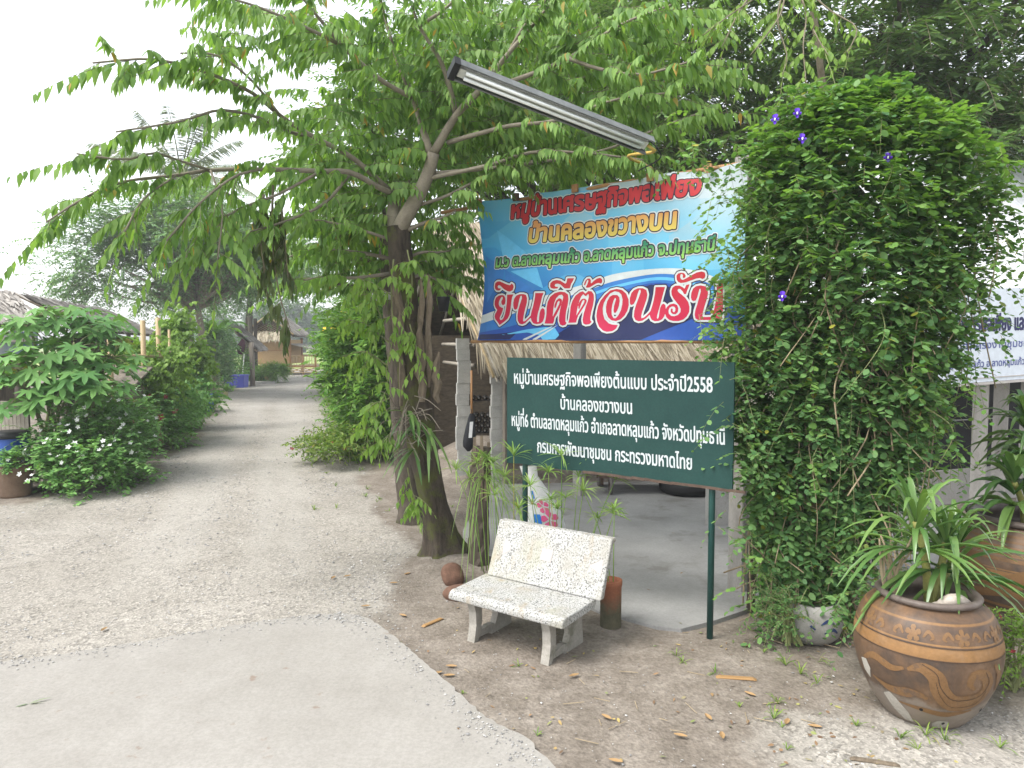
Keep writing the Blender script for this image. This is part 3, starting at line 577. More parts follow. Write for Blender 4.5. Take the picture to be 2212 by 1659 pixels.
sdf_fill(place('บ้านคลองขวางบน', .765, 2.60, 1.113, .150, sh_), [(.036, BANL, 0), (.024, BANL + .0012, 1), (.012, BANL + .0024, 2)], .005, bwarp).build('hamlet_lettering', [M['ban_white'], M['ban_dark'], grad('letter_gold', (.48, .40, .08), (.44, .20, .06), 1.1, 1.28)], ban)
sdf_fill(place('ม.๖ ต.ลาดหลุมแก้ว อ.ลาดหลุมแก้ว จ.ปทุมธานี', .30, 3.015, .858, .098, sh_), [(.029, BANL, 0), (.019, BANL + .0012, 1), (.006, BANL + .0024, 2)], .004, bwarp).build('address_lettering', [M['ban_white'], M['ban_dark'], grad('letter_green', (.22, .45, .08), (.02, .16, .09), .82, .98)], ban)
for s_, c_ in ((.06, 0), (.62, 1), (1.42, 0), (2.32, 0), (2.93, 0)):
    mb = MB(); mb.box(BL + SD * s_ + UP * 1.635 + SN * .045, (.075, .025, .085), (SD, SN, UP)); mb.build('wood_clip', M['rust'] if c_ else M['bamboo_red'], ban)
def pole(name, a, b, r, mat, label, cat='bamboo pole', nodes=7):
    mb = MB(); n = nodes * 4 + 1; s = np.linspace(0, 1, n); pts = np.asarray(a)[None] + (np.asarray(b) - np.asarray(a))[None] * s[:, None]
    rr = np.array([r * (1.12 if k % 4 == 0 else 1.) for k in range(n)]); pts = pts + rng.normal(size=(n, 3)) * r * .12
    mb.tube(pts, rr, 8); return tag(mb.build(name, mat, None, True, origin=tuple(np.asarray(a, float))), label, cat)
pole('bamboo_pole', BL - SD * .12 - UP * .012 - SN * .03, BL + SD * 3.45 - UP * .012 - SN * .03, .019, M['bamboo_red'], 'thin brown bamboo pole along the bottom hem of the blue banner')
pole('bamboo_pole', BL - SD * .62 + UP * 1.60 - SN * .035, BL + SD * 3.5 + UP * 1.655 - SN * .035, .022, M['bamboo_red'], 'bamboo pole along the top edge of the blue banner')
# ------------------------------------------------------------------ green village board
BO = np.array([-.05, 7.35, 1.275])
brd = thing('sign_board', 'dark green painted sign board with white Thai lettering on two green posts', 'sign', (float(BO[0]), float(BO[1]), 0))
mb = MB(); W_, H_ = 2.32, 1.055
bott = [(0, .0)] + [(x, .004 + .006 * math.sin(x * 9) + rng.normal() * .004) for x in np.linspace(.1, 2.25, 40)] + [(W_, -.0)]
mb.prism(bott + [(W_, H_ - .006), (0, H_)], BO - SN * .022, SD, UP, SN, .022); mb.build('board', M['board'], brd)
bwp = lambda q, off: BO + q[:, :1] * SD + q[:, 1:] * UP + off * SN
for txt, s0, s1, t0, h in (('หมู่บ้านเศรษฐกิจพอเพียงต้นแบบ ประจำปี2558', .085, 2.145, .80, .098), ('บ้านคลองขวางบน', .64, 1.413, .578, .095), ('หมู่ที่6 ตำบลลาดหลุมแก้ว อำเภอลาดหลุมแก้ว จังหวัดปทุมธานี', .057, 2.26, .380, .098), ('กรมการพัฒนาชุมชน กระทรวงมหาดไทย', .372, 1.98, .145, .095)):
    sdf_fill(place(txt, s0, s1, t0, h, -.03), [(.0025, .003, 0)], .0036, bwp).build('lettering', M['white_paint'], brd)
mb = MB()
for s_ in np.linspace(.9, 2.3, 12):
    mb.bar(BO + SD * s_ + UP * (.012 + rng.uniform(-.004, .004)) + SN * .004, BO + SD * (s_ + .13) + UP * (.012 + rng.uniform(-.006, .002)) + SN * .004, .012, .022)
mb.build('worn_edge', M['rust'], brd)
for s_ in (.19, 2.13):
    p = BO + SD * s_ - SN * .05; mb = MB(); mb.tube([(p[0], p[1], -.05), (p[0], p[1], 1.2), (p[0], p[1], 2.2)], .0275, 12); mb.build('post', M['steel_green'], brd, True)
# ------------------------------------------------------------------ sign lamp over the banner
a, b = at(1395, 312, 6.3), at(990, 152, 5.6); ax = nrm(b - a); sd = nrm(np.cross(ax, UP)); upv = np.cross(sd, ax)
if sd[1] < 0: sd = -sd
tl = nrm(upv * .75 + sd * .55); ol = nrm(np.cross(ax, tl))
if ol[2] > 0: ol = -ol
lamp = thing('sign_lamp', 'long grey fluorescent tube fitting slanting above the blue banner', 'lamp', tuple(a))
L = np.linalg.norm(b - a)
mb = MB(); mb.box((a + b) / 2 + tl * .035 + sd * .01, (L + .08, .012, .12), (ax, tl, np.cross(ax, tl)))
mb.box((a + b) / 2 + tl * .0 + np.cross(ax, tl) * .066, (L + .08, .07, .012), (ax, tl, np.cross(ax, tl))); mb.box((a + b) / 2 + tl * .0 - np.cross(ax, tl) * .066, (L + .08, .07, .012), (ax, tl, np.cross(ax, tl)))
mb.build('hood', surf('hood_grey', (.10, .11, .11), (.20, .21, .21), 6, .6, .1), lamp)
mb = MB(); mb.box((a + b) / 2 - tl * .002, (L, .045, .07), (ax, tl, np.cross(ax, tl))); mb.build('housing', flat('housing_white', (.55, .56, .54), .5), lamp)
for k in (-.022, .022):
    mb = MB(); o_ = -tl * .042 + np.cross(ax, tl) * k; mb.tube([a + ax * .05 + o_, (a + b) / 2 + o_, b - ax * .05 + o_], .0135, 10); mb.build('tube', flat('tube_glass', (.74, .76, .76), .25), lamp, True)
mb = MB(); mb.box(b + ax * .035 + tl * .0, (.05, .085, .145), (ax, tl, np.cross(ax, tl))); mb.build('end_cap', M['black_plastic'], lamp)
e = BL + SD * 2.32 + UP * 1.70
mb = MB(); mb.tube(smooth_path([a + ax * .3 + tl * .03, a + tl * .06 + UP * .02, a - ax * .16 - UP * .05, e + SN * .3 - UP * .05, e + SN * .05 + UP * .0, e - UP * .3 + SN * .06], 26), .006, 5); mb.build('cable', M['black_plastic'], lamp, True)
mb = MB(); mb.tube(smooth_path([a + tl * .01, a - ax * .09 - UP * .03, e + SN * .5 + UP * .05, e + UP * .02, e - UP * .12], 18), .014, 8); mb.build('arm', surf('yellow_pipe', (.40, .28, .05), (.5, .36, .10), 6, .6, .1), lamp, True)
# ------------------------------------------------------------------ posts
def post(name, p, w, h, lab, mat='post_concrete', ax=None, z0=-.05):
    mb = MB(); p = np.asarray(p, float); c = .012; X, Y = (ax if ax is not None else (SD, SN)); poly = [(-w / 2 + c, -w / 2), (w / 2 - c, -w / 2), (w / 2, -w / 2 + c), (w / 2, w / 2 - c), (w / 2 - c, w / 2), (-w / 2 + c, w / 2), (-w / 2, w / 2 - c), (-w / 2, -w / 2 + c)]
    mb.prism(poly, p + UP * z0, X, Y, UP, h); return tag(mb.build(name, M[mat], None, origin=tuple(p)), lab, 'post')
post('concrete_post', (2.24, 7.22, 0), .155, 4.3, 'square concrete post at the right end of the green board, vine beside it')
post('concrete_post', (1.07, 11.7, 0), .155, 3.0, 'square concrete post behind the middle of the green board')
# ------------------------------------------------------------------ thatched shelter behind the signs
TH = MB
def thatch_slope(mb, O, U, Vv, n, ln=(.4, .9), wd=(.012, .03), over=.35, m=0, lift=.05, ragged=.1):
    O, U, Vv = [np.asarray(x, float) for x in (O, U, Vv)]; N = nrm(np.cross(U, Vv)); N = N if N[2] > 0 else -N
    Lu, Lv = np.linalg.norm(U), np.linalg.norm(Vv); u = rng.random(n); v = rng.random(n) ** 1.15
    l = rng.uniform(*ln, n); w = rng.uniform(*wd, n); ang = rng.normal(size=n) * .13
    dv, du = Vv / Lv, U / Lu
    top = O + U * u[:, None] + Vv * np.clip(v + .05, 0, 1)[:, None] + N * rng.uniform(.02, lift, n)[:, None]
    D = nrm(-dv + du * ang[:, None] + N * rng.normal(size=(n, 1)) * .03); l = np.minimum(l, v * Lv + over * rng.uniform(.3, 1, n) + ragged * rng.random(n))
    X = nrm(np.cross(D, N)); sag = UP * (.10 * np.clip(l - v * Lv, 0, 1))[:, None]
    bot = top + D * l[:, None] - sag + N * rng.uniform(-.01, .02, n)[:, None]; mi = (top + bot) / 2 + N * .012
    V = np.stack([top - X * w[:, None] / 2, top + X * w[:, None] / 2, mi + X * w[:, None] * .55, bot + X * w[:, None] * .12, bot - X * w[:, None] * .12, mi - X * w[:, None] * .55], 1)
    b_ = np.arange(n)[:, None] * 6
    mb.add(V.reshape(-1, 3), np.concatenate([b_ + np.array([[0, 1, 2, 5]]), b_ + np.array([[5, 2, 3, 4]])]), m)
def slab(mb, O, U, Vv, th=.05, m=0):
    O, U, Vv = [np.asarray(x, float) for x in (O, U, Vv)]; N = nrm(np.cross(U, Vv)); N = N if N[2] > 0 else -N
    P = [O, O + U, O + U + Vv, O + Vv]; mb.add(P + [p - N * th for p in P], np.array([[0, 1, 2, 3], [7, 6, 5, 4], [0, 4, 5, 1], [1, 5, 6, 2], [2, 6, 7, 3], [3, 7, 4, 0]]), m)
E0 = np.array([-.40, 12.2, 2.02]); EU = np.array([5.6, 1.0, 0.]); EV = np.array([-1.2, 2.3, 2.75]); EV2 = np.array([-1.1, 2.3, -2.75])
sh = thing('thatched_shelter', 'open thatched shelter with a straw roof behind the two signs', 'shelter', (-.40, 12.2, 0))
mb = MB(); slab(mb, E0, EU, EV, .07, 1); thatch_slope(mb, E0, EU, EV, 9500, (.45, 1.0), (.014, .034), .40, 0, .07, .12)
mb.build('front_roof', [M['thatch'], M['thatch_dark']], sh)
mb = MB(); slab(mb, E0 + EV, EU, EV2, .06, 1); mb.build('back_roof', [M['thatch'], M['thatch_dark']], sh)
for k in range(2):
    o_ = nrm(EU) * (.03 + .075 * k) + np.array([0, -.03, .05]); mb = MB(); mb.tube(smooth_path([E0 + o_ - EV * .06, E0 + EV * .5 + o_, E0 + EV * (.98 - .3 * k) + o_], 14), .026, 8, jit=.08); mb.build('gable_batten', M['bamboo_grey' if k else 'bamboo'], sh, True)
for z, k in ((2.42, .0), (2.9, .3), (2.05, .2), (3.6, .5)):
    p0 = E0 * np.array([1, 1, 0]) + np.array([-.25, .7 + k, z]); mb = MB(); mb.tube([p0, p0 + np.array([-.35, .95, 0]), p0 + np.array([-.75, 2.1, 0])], .035, 8); mb.build('tie_beam', M['bamboo_grey'], sh, True)
for k in range(7):
    u = .02 + k * .13; a_ = E0 + EV + EU * u + np.array([0, 0, -.07]); mb = MB(); mb.tube([a_, a_ + EV2 * .5, a_ + EV2 * .98], .035, 6); mb.build('rafter', M['bamboo_grey'], sh, True)
for p_ in ((-1.9, 16.4), (2.8, 17.2)):
    mb = MB(); mb.tube([(p_[0], p_[1], -.1), (p_[0], p_[1], 2.3)], .07, 8); mb.build('post', M['wood_dark'], sh, True)
mb = MB(); mb.prism([(0, 0), (8.2, 0), (7.0, 2.6), (0, 2.6)], (-2.2, 15.2, 0), nrm(EU), UP, np.cross(nrm(EU), UP) * -1, .04); mb.build('shade_back_wall', M['thatch_dark'], sh)  # wall coloured dark to paint in the shade inside the shelter
def pillar(p, n, w, lab):
    mb = MB(); z = 0
    for k in range(n):
        h = .195; mb.box((p[0] + rng.normal() * .010, p[1] + rng.normal() * .006, z + h / 2), (w, .19, h - .003), (nrm(EU), np.array([-.17, .98, 0]), UP)); z += h
        pass
    return tag(mb.build('block_pillar', [M['block'], M['thatch_dark']], None, origin=(p[0], p[1], 0)), lab, 'pillar')
pillar((-.86, 12.95), 13, .22, 'concrete block pillar at the left corner of the thatched shelter')
pillar((-.25, 12.75), 11, .22, 'stack of concrete blocks just left of the green board under the thatch')
post('wooden_post', (-.12, 12.62, 0), .07, 2.1, 'weathered timber post beside the block stack at the left edge of the green board', 'wood_grey')
mb = MB(); mb.tube([(-.70, 12.8, .9), (-.70, 12.8, 1.98)], .02, 8); tag(mb.build('bamboo_pole', M['bamboo_red'], None, True, origin=(-.70, 12.8, .9)), 'upright brown bamboo beside the stacked bags under the thatch', 'bamboo pole')
rk = thing('storage_rack', 'dark wooden rack holding mushroom bags under the thatch eave', 'rack', (-.48, 13.1, 0))
mb = MB(); mb.box((-.48, 13.2, .84), (.62, .42, .04)); mb.build('shelf', M['wood_dark'], rk); mb = MB(); mb.box((-.48, 13.2, 1.42), (.62, .42, .03)); mb.build('shelf', M['wood_dark'], rk)
for x_ in (-.79, -.17): mb = MB(); mb.bar((x_, 13.3, 0), (x_, 13.3, 1.95), .045); mb.build('upright', M['wood_dark'], rk)
def mush_bag():
    o = thing('mushroom_bag', 'dark plastic mushroom bag stacked on its side in the rack', 'bag', group='mushroom bags in the rack')
    mb = MB(); V = MB(); V.lathe([(0, 0), (.018, 0), (.02, .03), (.042, .05), (.048, .08), (.048, .22), (.04, .24), (0, .24)], seg=14)
    v = V.v[0][:, [0, 2, 1]]; mb.add(v, V.f[0]); mb.build('bag', surf('bag_film', (.03, .028, .025), (.10, .09, .08), 18, .25, .3, spec=.6), o, True)
    V = MB(); V.lathe([(0, -.012), (.017, -.012), (.019, .012)], seg=10); mb = MB(); mb.add(V.v[0][:, [0, 2, 1]], V.f[0]); mb.build('cap', flat('bag_cap', (.16, .15, .14), .5), o, True); return o
proto = None
for r_ in range(5):
    for c_ in range(5 if r_ % 2 else 4):
        if r_ < 3 or r_ == 3: z = .86 + .05 + r_ * .088 if r_ < 4 else 0
        z = .91 + r_ * .09 if r_ < 4 else 1.485
        x = -.74 + c_ * .105 + (0 if r_ % 2 else .052)
        if proto is None: proto = mush_bag(); proto.location = (x, 12.99, z)
        else: copy_tree(proto, None, (x, 12.99 + rng.uniform(-.01, .01), z))
# ------------------------------------------------------------------ things round the shelter floor
sg = thing('umbrella_bag', 'black narrow bag with a white label hanging left of the green board', 'bag', (-.62, 12.2, .6))
p0 = at(1012, 975, 11.9); p1 = at(1019, 893, 11.9); 
mb = MB(); s = np.linspace(0, 1, 9); w = np.array([.02, .095, .105, .10, .09, .08, .065, .055, .03]); pts = p0[None] + (p1 - p0)[None] * s[:, None]
a_ = np.arange(10) * 2 * math.pi / 10; V = pts[:, None] + w[:, None, None] * (np.cos(a_)[:, None] * np.array([1., 0, 0]) + .45 * np.sin(a_)[:, None] * np.array([0, 1., 0]))[None]
i = np.arange(8)[:, None] * 10; j = np.arange(10)[None]; mb.add(V.reshape(-1, 3), np.stack([i + j, i + (j + 1) % 10, i + 10 + (j + 1) % 10, i + 10 + j], -1).reshape(-1, 4)); mb.build('bag', surf('bag_black', (.010, .011, .014), (.022, .024, .03), 8, .5, .3), sg, True)
q_ = p0 + (p1 - p0) * .58; mb = MB(); mb.box(q_ + np.array([.012, -.052, 0]), (.055, .006, .26), (np.array([.99, 0, .06]), np.array([0, 1., 0]), nrm(p1 - p0))); mb.build('label', M['white_plastic'], sg)
mb = MB(); mb.tube([p1, p1 + np.array([-.02, .2, .05])], .006, 6); mb.build('strap', M['black_plastic'], sg)
st = thing('wooden_stump', 'rough dark wooden stump post behind the bench', 'stump', (-.36, 7.95, 0))
mb = MB(); mb.tube(smooth_path([(-.37, 7.97, -.05), (-.36, 7.95, .5), (-.35, 7.96, 1.0), (-.33, 7.97, 1.35)], 22), np.linspace(.115, .095, 22), 16, jit=.12); mb.build('trunk', M['wood_dark'], st)
mb = MB()
for k in range(7):
    a_ = rng.uniform(3.3, 6.2); c_ = np.array([-.34 + .09 * math.cos(a_), 7.96 + .09 * math.sin(a_), 0]); z = rng.uniform(.75, 1.2); mb.box(c_ + UP * (z + .12), (.05, .025, rng.uniform(.25, .5)), taper=.6)
mb.build('bark_flake', M['bark_slab'], st)
# fertiliser sack leaning behind the board's left post
sk = thing('fertilizer_sack', 'tall white plastic sack with pink flower and blue print behind the bench', 'sack', (.33, 7.75, .03))
cx_, cy_ = .36, 7.75; zz = np.linspace(0, 1, 12); wx = np.array([.19, .225, .23, .22, .22, .215, .2, .18, .15, .11, .08, .09]); wy = np.array([.10, .13, .13, .12, .11, .10, .09, .07, .06, .05, .04, .02]); lean = np.array([0, 0, 0, 0, 0, -.01, -.02, -.05, -.09, -.13, -.17, -.19])
a_ = np.arange(24) * 2 * math.pi / 24; rr = 1 + .05 * np.sin(a_[None] * 5 + zz[:, None] * 9); V = np.stack([cx_ + lean[:, None] + wx[:, None] * np.cos(a_) * rr, cy_ + wy[:, None] * np.sin(a_) * rr, .035 + 1.14 * zz[:, None] + 0 * a_], -1)
mb = MB(); i = np.arange(11)[:, None] * 24; j = np.arange(24)[None]; mb.add(V.reshape(-1, 3), np.stack([i + j, i + (j + 1) % 24, i + 24 + (j + 1) % 24, i + 24 + j], -1).reshape(-1, 4)); mb.build('sack', surf('sack_white', (.52, .53, .52), (.66, .67, .66), 5, .45, .4, dist=.02), sk, True)
def swarp(q, off):
    th = -math.pi / 2 + (q[:, 0] - cx_) / .21; z = q[:, 1]; k = np.clip((z - .035) / 1.14, 0, 1)
    W1 = np.interp(k, zz, wx) + off; W2 = np.interp(k, zz, wy) + off; l = np.interp(k, zz, lean); r = 1 + .05 * np.sin(th * 5 + k * 9)
    return np.stack([cx_ + l + W1 * np.cos(th) * r, cy_ + W2 * np.sin(th) * r, z], -1)
pet = lambda cx, cz, r: [[(cx + r * .15 * math.cos(a), cz + r * .15 * math.sin(a)), (cx + r * .75 * math.cos(a - .5), cz + r * .75 * math.sin(a - .5)), (cx + r * math.cos(a - .22), cz + r * math.sin(a - .22)), (cx + r * math.cos(a + .22), cz + r * math.sin(a + .22)), (cx + r * .75 * math.cos(a + .5), cz + r * .75 * math.sin(a + .5))] for a in np.arange(5) * 1.2566 + .4]
decal('print_flower', pet(.42, .62, .10) + pet(.38, .76, .075), flat('sack_pink', (.60, .09, .22), .5), .006, sk, .008, swarp)
decal('print_blue', [[(.28, .32), (.47, .32), (.48, .45), (.28, .45)], [(.24, .60), (.33, .58), (.32, .68), (.25, .68)], [(.27, .84), (.31, .84), (.31, .92), (.27, .92)]], flat('sack_blue', (.02, .16, .48), .5), .006, sk, .008, swarp)
# cart and tyre on the floor
ct = thing('hand_cart', 'dark iron hand cart on small wheels behind the green board', 'cart', (1.6, 11.9, .035))
mb = MB(); mb.box((2.2, 12.1, .32), (1.6, .75, .05)); mb.bar((1.45, 11.8, .18), (1.45, 11.8, .42), .04); mb.bar((1.45, 12.4, .18), (1.45, 12.4, .42), .04); mb.bar((2.9, 12.0, .03), (2.9, 12.0, .32), .05); mb.build('frame', M['rust'], ct)
def wheel(c):
    mb = MB(); V = MB(); V.lathe([(.075, -.02), (.12, -.026), (.132, -.018), (.135, 0), (.132, .018), (.12, .026), (.075, .02), (.07, 0), (.075, -.02)], seg=24)
    v = V.v[0][:, [2, 0, 1]]; mb.add(v + np.asarray(c), V.f[0]); w = mb.build('wheel', surf('wheel_grey', (.10, .09, .085), (.17, .155, .14), 9, .8, .2), ct, True)
    mb = MB(); V = MB(); V.lathe([(0, -.012), (.078, -.012), (.078, .012), (0, .012)], seg=16); mb.add(V.v[0][:, [2, 0, 1]] + np.asarray(c), V.f[0]); mb.build('hub', M['rust'], w)
wheel((1.58, 11.74, .17)); wheel((1.47, 12.4, .17))
mb = MB()
a_ = np.linspace(0, 2 * math.pi, 33)
mb.tube([(2.85 + .36 * math.cos(x), 11.9 + .36 * math.sin(x), .135) for x in a_], .10, 12, cap=False); tag(mb.build('tyre', M['black'], None, True, origin=(2.85, 11.9, .035)), 'old black tyre lying flat on the shelter floor', 'tyre')
# wire rack by the vine
rk = thing('wire_rack', 'rusty iron bar rack standing behind the vine at the concrete post', 'rack', (2.7, 7.3, 0))
for z in (.12, .22, .32, .40, .48, .56): mb = MB(); mb.tube([(2.36, 7.2, z), (3.25, 7.5, z)], .008, 6); mb.build('bar', M['rust'], rk)
for x_, y_ in ((2.4, 7.21), (2.85, 7.36), (3.2, 7.48)): mb = MB(); mb.tube([(x_, y_, 0.03), (x_, y_, .62)], .011, 6); mb.build('upright', M['rust'], rk)
mb = MB(); mb.tube([(2.4, 7.2, .5), (2.85, 7.35, .34)], .01, 6); mb.build('brace', M['rust'], rk)
# ------------------------------------------------------------------ terrazzo bench
m, t, out = nt_new('terrazzo'); v = coords(t)
vo = nd(t, 'ShaderNodeTexVoronoi', Vector=v, Scale=70.0); no = noise(t, v, 80, 2, .5, .4); lo = noise(t, v, 4.0, 5, .7); lo2 = noise(t, v, 2.2, 4, .6)
chips = ramp(t, no, [(.38, (.09, .09, .085)), (.46, (.33, .33, .315)), (.75, (.43, .43, .415))])
col = mix(t, ramp(t, lo, [(.42, 0), (.66, .65)]), chips, (.27, .255, .215))
col = mix(t, ramp(t, lo2, [(.54, 0), (.70, .45)]), col, (.30, .30, .20))
st_ = noise(t, coords(t, 'Object', (9, 9, .8)), 1.0, 4, .6); col = mix(t, ramp(t, st_, [(.58, 0), (.72, .55)]), col, (.27, .21, .13))
finish(t, out, col, .8, no, .25, .004, .25); M['terrazzo'] = m
M['pink_chip'] = flat('pink_chip', (.42, .375, .355), .8)
M['leg'] = surf('leg_concrete', (.22, .205, .175), (.37, .35, .31), 5, .9, .3, spots=(.16, .155, .12), spot_scale=3, spot_lo=.58)
LF = np.array([-.533, 6.057, 0.]); RF = np.array([.376, 5.40, 0.]); BX = nrm(RF - LF); BY = np.array([-BX[1], BX[0], 0]); BLn = np.linalg.norm(RF - LF)
bench = thing('garden_bench', 'weathered white terrazzo bench with a leaning back in front of the signs', 'bench', tuple((LF + RF) / 2))
def prof(mb, poly, x0, x1, taper=0, m=0):
    n = len(poly); P = [LF + BX * x0 + BY * a + UP * z for a, z in poly]; Q = [LF + BX * x1 + BY * a + UP * z for a, z in poly]
    mb.add(P + Q, [list(range(n)), list(range(n, 2 * n))[::-1]] + [[i, i + n, (i + 1) % n + n, (i + 1) % n] for i in range(n)], m)
def bevel(o, w=.012, seg=2):
    b = o.modifiers.new('bevel', 'BEVEL'); b.width = w; b.segments = seg; b.limit_method = 'ANGLE'; b.angle_limit = R(25); return o
mb = MB(); prof(mb, [(.0, .345), (.03, .34), (.50, .365), (.52, .435), (.10, .418), (.045, .42), (.0, .395)], 0, BLn); bevel(mb.build('seat', M['terrazzo'], bench))
mb = MB(); prof(mb, [(.47, .437), (.535, .437), (.60, .62), (.685, .845), (.735, .862), (.735, .895), (.655, .895), (.60, .76), (.545, .62)], .045, BLn + .06); bevel(mb.build('backrest', M['terrazzo'], bench))
for kind, u, vv in (('a', .13, .42), ('b', .50, .44), ('c', .93, .40)):
    c = lambda du, dv: LF + BX * (.045 + (u + du) * BLn) + BY * (.502 + (vv + dv) * .13) + UP * (.52 + (vv + dv) * .35 - .1)
    pts = {'a': [(-.03, -.22), (.03, -.1), (.045, .02), (.0, .18), (-.03, .2)], 'b': [(-.05, -.16), (.05, -.18), (.052, .14), (-.045, .16)], 'c': [(-.06, -.02), (.05, .2), (.05, -.2)]}[kind]
    P = []
    for du, dv in pts:
        z = .56 + (vv + dv) * .3; dep = .478 + (z - .437) * (.60 - .478) / (.76 - .437) if z < .76 else .6
        dep = np.interp(z, [.437, .62, .76, .895], [.47, .545, .60, .655]); P.append(LF + BX * (.045 + (u + du) * BLn) + BY * (dep - .004) + UP * z)
    mb = MB(); mb.add(P, [list(range(len(P)))]); mb.build('inlay', M['pink_chip'], bench)
for x0 in (.15, BLn - .24):
    fr = [(.055, -.03), (.10, -.03), (.15, .06), (.175, .16), (.17, .26), (.15, .345), (.06, .345), (.09, .25), (.095, .15), (.08, .06)]
    bk = [(.30, -.03), (.60, -.03), (.60, .05), (.585, .2), (.60, .44), (.53, .44), (.52, .362), (.20, .35), (.165, .31), (.23, .33), (.34, .30), (.40, .22), (.40, .14), (.36, .06)]
    lw = [(.09, .02), (.36, .02), (.36, .075), (.30, .085), (.22, .075), (.12, .06)]
    mb = MB(); prof(mb, fr, x0, x0 + .075); prof(mb, bk, x0 + .008, x0 + .067); prof(mb, lw, x0 + .012, x0 + .062); mb.build('leg', M['leg'], bench)
# ------------------------------------------------------------------ stones and pots near the bench
def stone(c, r, lab, sd, mat='laterite', name='stone', cat='stone'):
    mb = MB(); mb.blob(c, r, 20, 12, .09, sd=sd); return tag(mb.build(name, M[mat], None, True, origin=tuple(np.asarray(c, float))), lab, cat)
g1 = gr(975, 1268); g2 = gr(992, 1300)
stone((g1[0], g1[1] + .1, .09), (.125, .11, .11), 'round red brown laterite stone left of the bench', 3)
stone((g2[0] + .05, g2[1] + .05, .06), (.22, .11, .09), 'flat brown stone lying against the left bench leg', 4)
for k, (x, y, r) in enumerate(((935, 1218, .05), (948, 1225, .035), (1003, 1222, .05), (1012, 1226, .04))):
    c = gr(x, y); stone((c[0], c[1], r * .4), (r * 1.3, r, r * .7), 'small pale pebble at the foot of the mossy tree trunk', 10 + k, 'block', 'stone', 'pebble')['group'] = 'pale pebbles round the tree foot'
def pipe_mat():
    m, t, out = nt_new('mossy_clay'); v = coords(t); sz = nd(t, 'ShaderNodeSeparateXYZ', Vector=v); n1 = noise(t, v, 9, 5, .7); n2 = noise(t, v, 50, 3, .7)
    a = nd(t, 'ShaderNodeMath', {'operation': 'MULTIPLY_ADD'}, Value=n1); a.inputs[1].default_value = -.34; t.links.new(sz.outputs[2], a.inputs[2])
    col = mix(t, ramp(t, a.outputs[0], [(.0, 0), (.05, .35), (.16, .9), (.2, 1)]), ramp(t, n1, [(.3, (.062, .064, .04)), (.7, (.13, .115, .075))]), (.25, .095, .05)); col = mix(t, .5, col, ramp(t, n2, [(.3, .6), (.65, 1)]), 'MULTIPLY')
    finish(t, out, col, .9, n2, .3, .006); return m
pc = np.array([.86, 6.32, 0.])
pt = thing('pipe_planter', 'narrow red clay pipe used as a planter beside the bench', 'planter', tuple(pc))
mb = MB(); mb.lathe([(.088, 0), (.092, .01), (.092, .36), (.098, .385), (.098, .425), (.082, .43), (.080, .30), (.0, .30)], pc, 32); mb.build('pipe', pipe_mat(), pt, True)
# ------------------------------------------------------------------ dragon jars
def jar_profile(rm, h, rr, rb):
    return [(0, .0), (rb * .9, 0), (rb, .012), (rb + (rm - rb) * .45, h * .16), (rb + (rm - rb) * .8, h * .34), (rm * .985, h * .48), (rm, h * .58), (rm * .985, h * .68), (rm * .92, h * .80), (rm * .82, h * .885), (rr * 1.03, h * .93), (rr * .97, h * .945), (rr * 1.04, h * .955), (rr * 1.07, h * .975), (rr * 1.04, h * .995), (rr * .97, h), (rr * .9, h * .985), (rr * .86, h * .93), (rr * .95, h * .82), (0, h * .82)]
m, t, out = nt_new('jar_glaze'); sz = nd(t, 'ShaderNodeSeparateXYZ', Vector=coords(t)); v = coords(t)
n1 = noise(t, v, 2.3, 5, .65, .8); n2 = noise(t, v, 30, 4, .7); n3 = noise(t, v, 3.2, 4, .7)
umb = mix(t, ramp(t, n1, [(.38, 0), (.62, 1)]), (.06, .043, .033), (.145, .082, .042))
och = ramp(t, n3, [(.3, (.19, .10, .038)), (.7, (.25, .135, .052))])
bands = ramp(t, sz.outputs[2], [(.0, 0), (.53, 0), (.532, 1), (.602, 1), (.604, 0), (.612, 0), (.614, 1), (.622, 1), (.624, 0), (.726, 0), (.728, .8), (.74, .8), (.742, .0), (1, 0)])
col = mix(t, bands, umb, och); col = mix(t, .45, col, ramp(t, n2, [(.3, .6), (.65, 1.1)]), 'MULTIPLY')
dust = nd(t, 'ShaderNodeMapRange', Value=sz.outputs[2]); dust.inputs['From Min'].default_value = .0; dust.inputs['From Max'].default_value = .9
sp = noise(t, v, 1.7, 5, .75); col = mix(t, ramp(t, sp, [(.48, 0), (.75, .45)]), col, (.27, .215, .17))
ml = nd(t, 'ShaderNodeMath', {'operation': 'MULTIPLY_ADD'}, Value=noise(t, v, 5, 5, .7)); ml.inputs[1].default_value = -.35; t.links.new(sz.outputs[2], ml.inputs[2]); col = mix(t, ramp(t, ml.outputs[0], [(.0, .75), (.06, 0)]), col, (.20, .17, .14))
finish(t, out, col, .5, n2, .2, .005, .35); M['jar'] = m
M['ochre'] = surf('ochre_glaze', (.15, .082, .036), (.215, .118, .05), 5, .5, .2, spots=(.10, .066, .045), spot_scale=5, spot_lo=.55); M['umber'] = surf('umber_line', (.05, .03, .02), (.07, .045, .03), 7, .5, .1)
M['rim'] = surf('jar_rim', (.085, .065, .055), (.17, .14, .12), 6, .5, .2); M['mortar'] = surf('mortar_patch', (.30, .28, .24), (.42, .395, .35), 8, .9, .3)
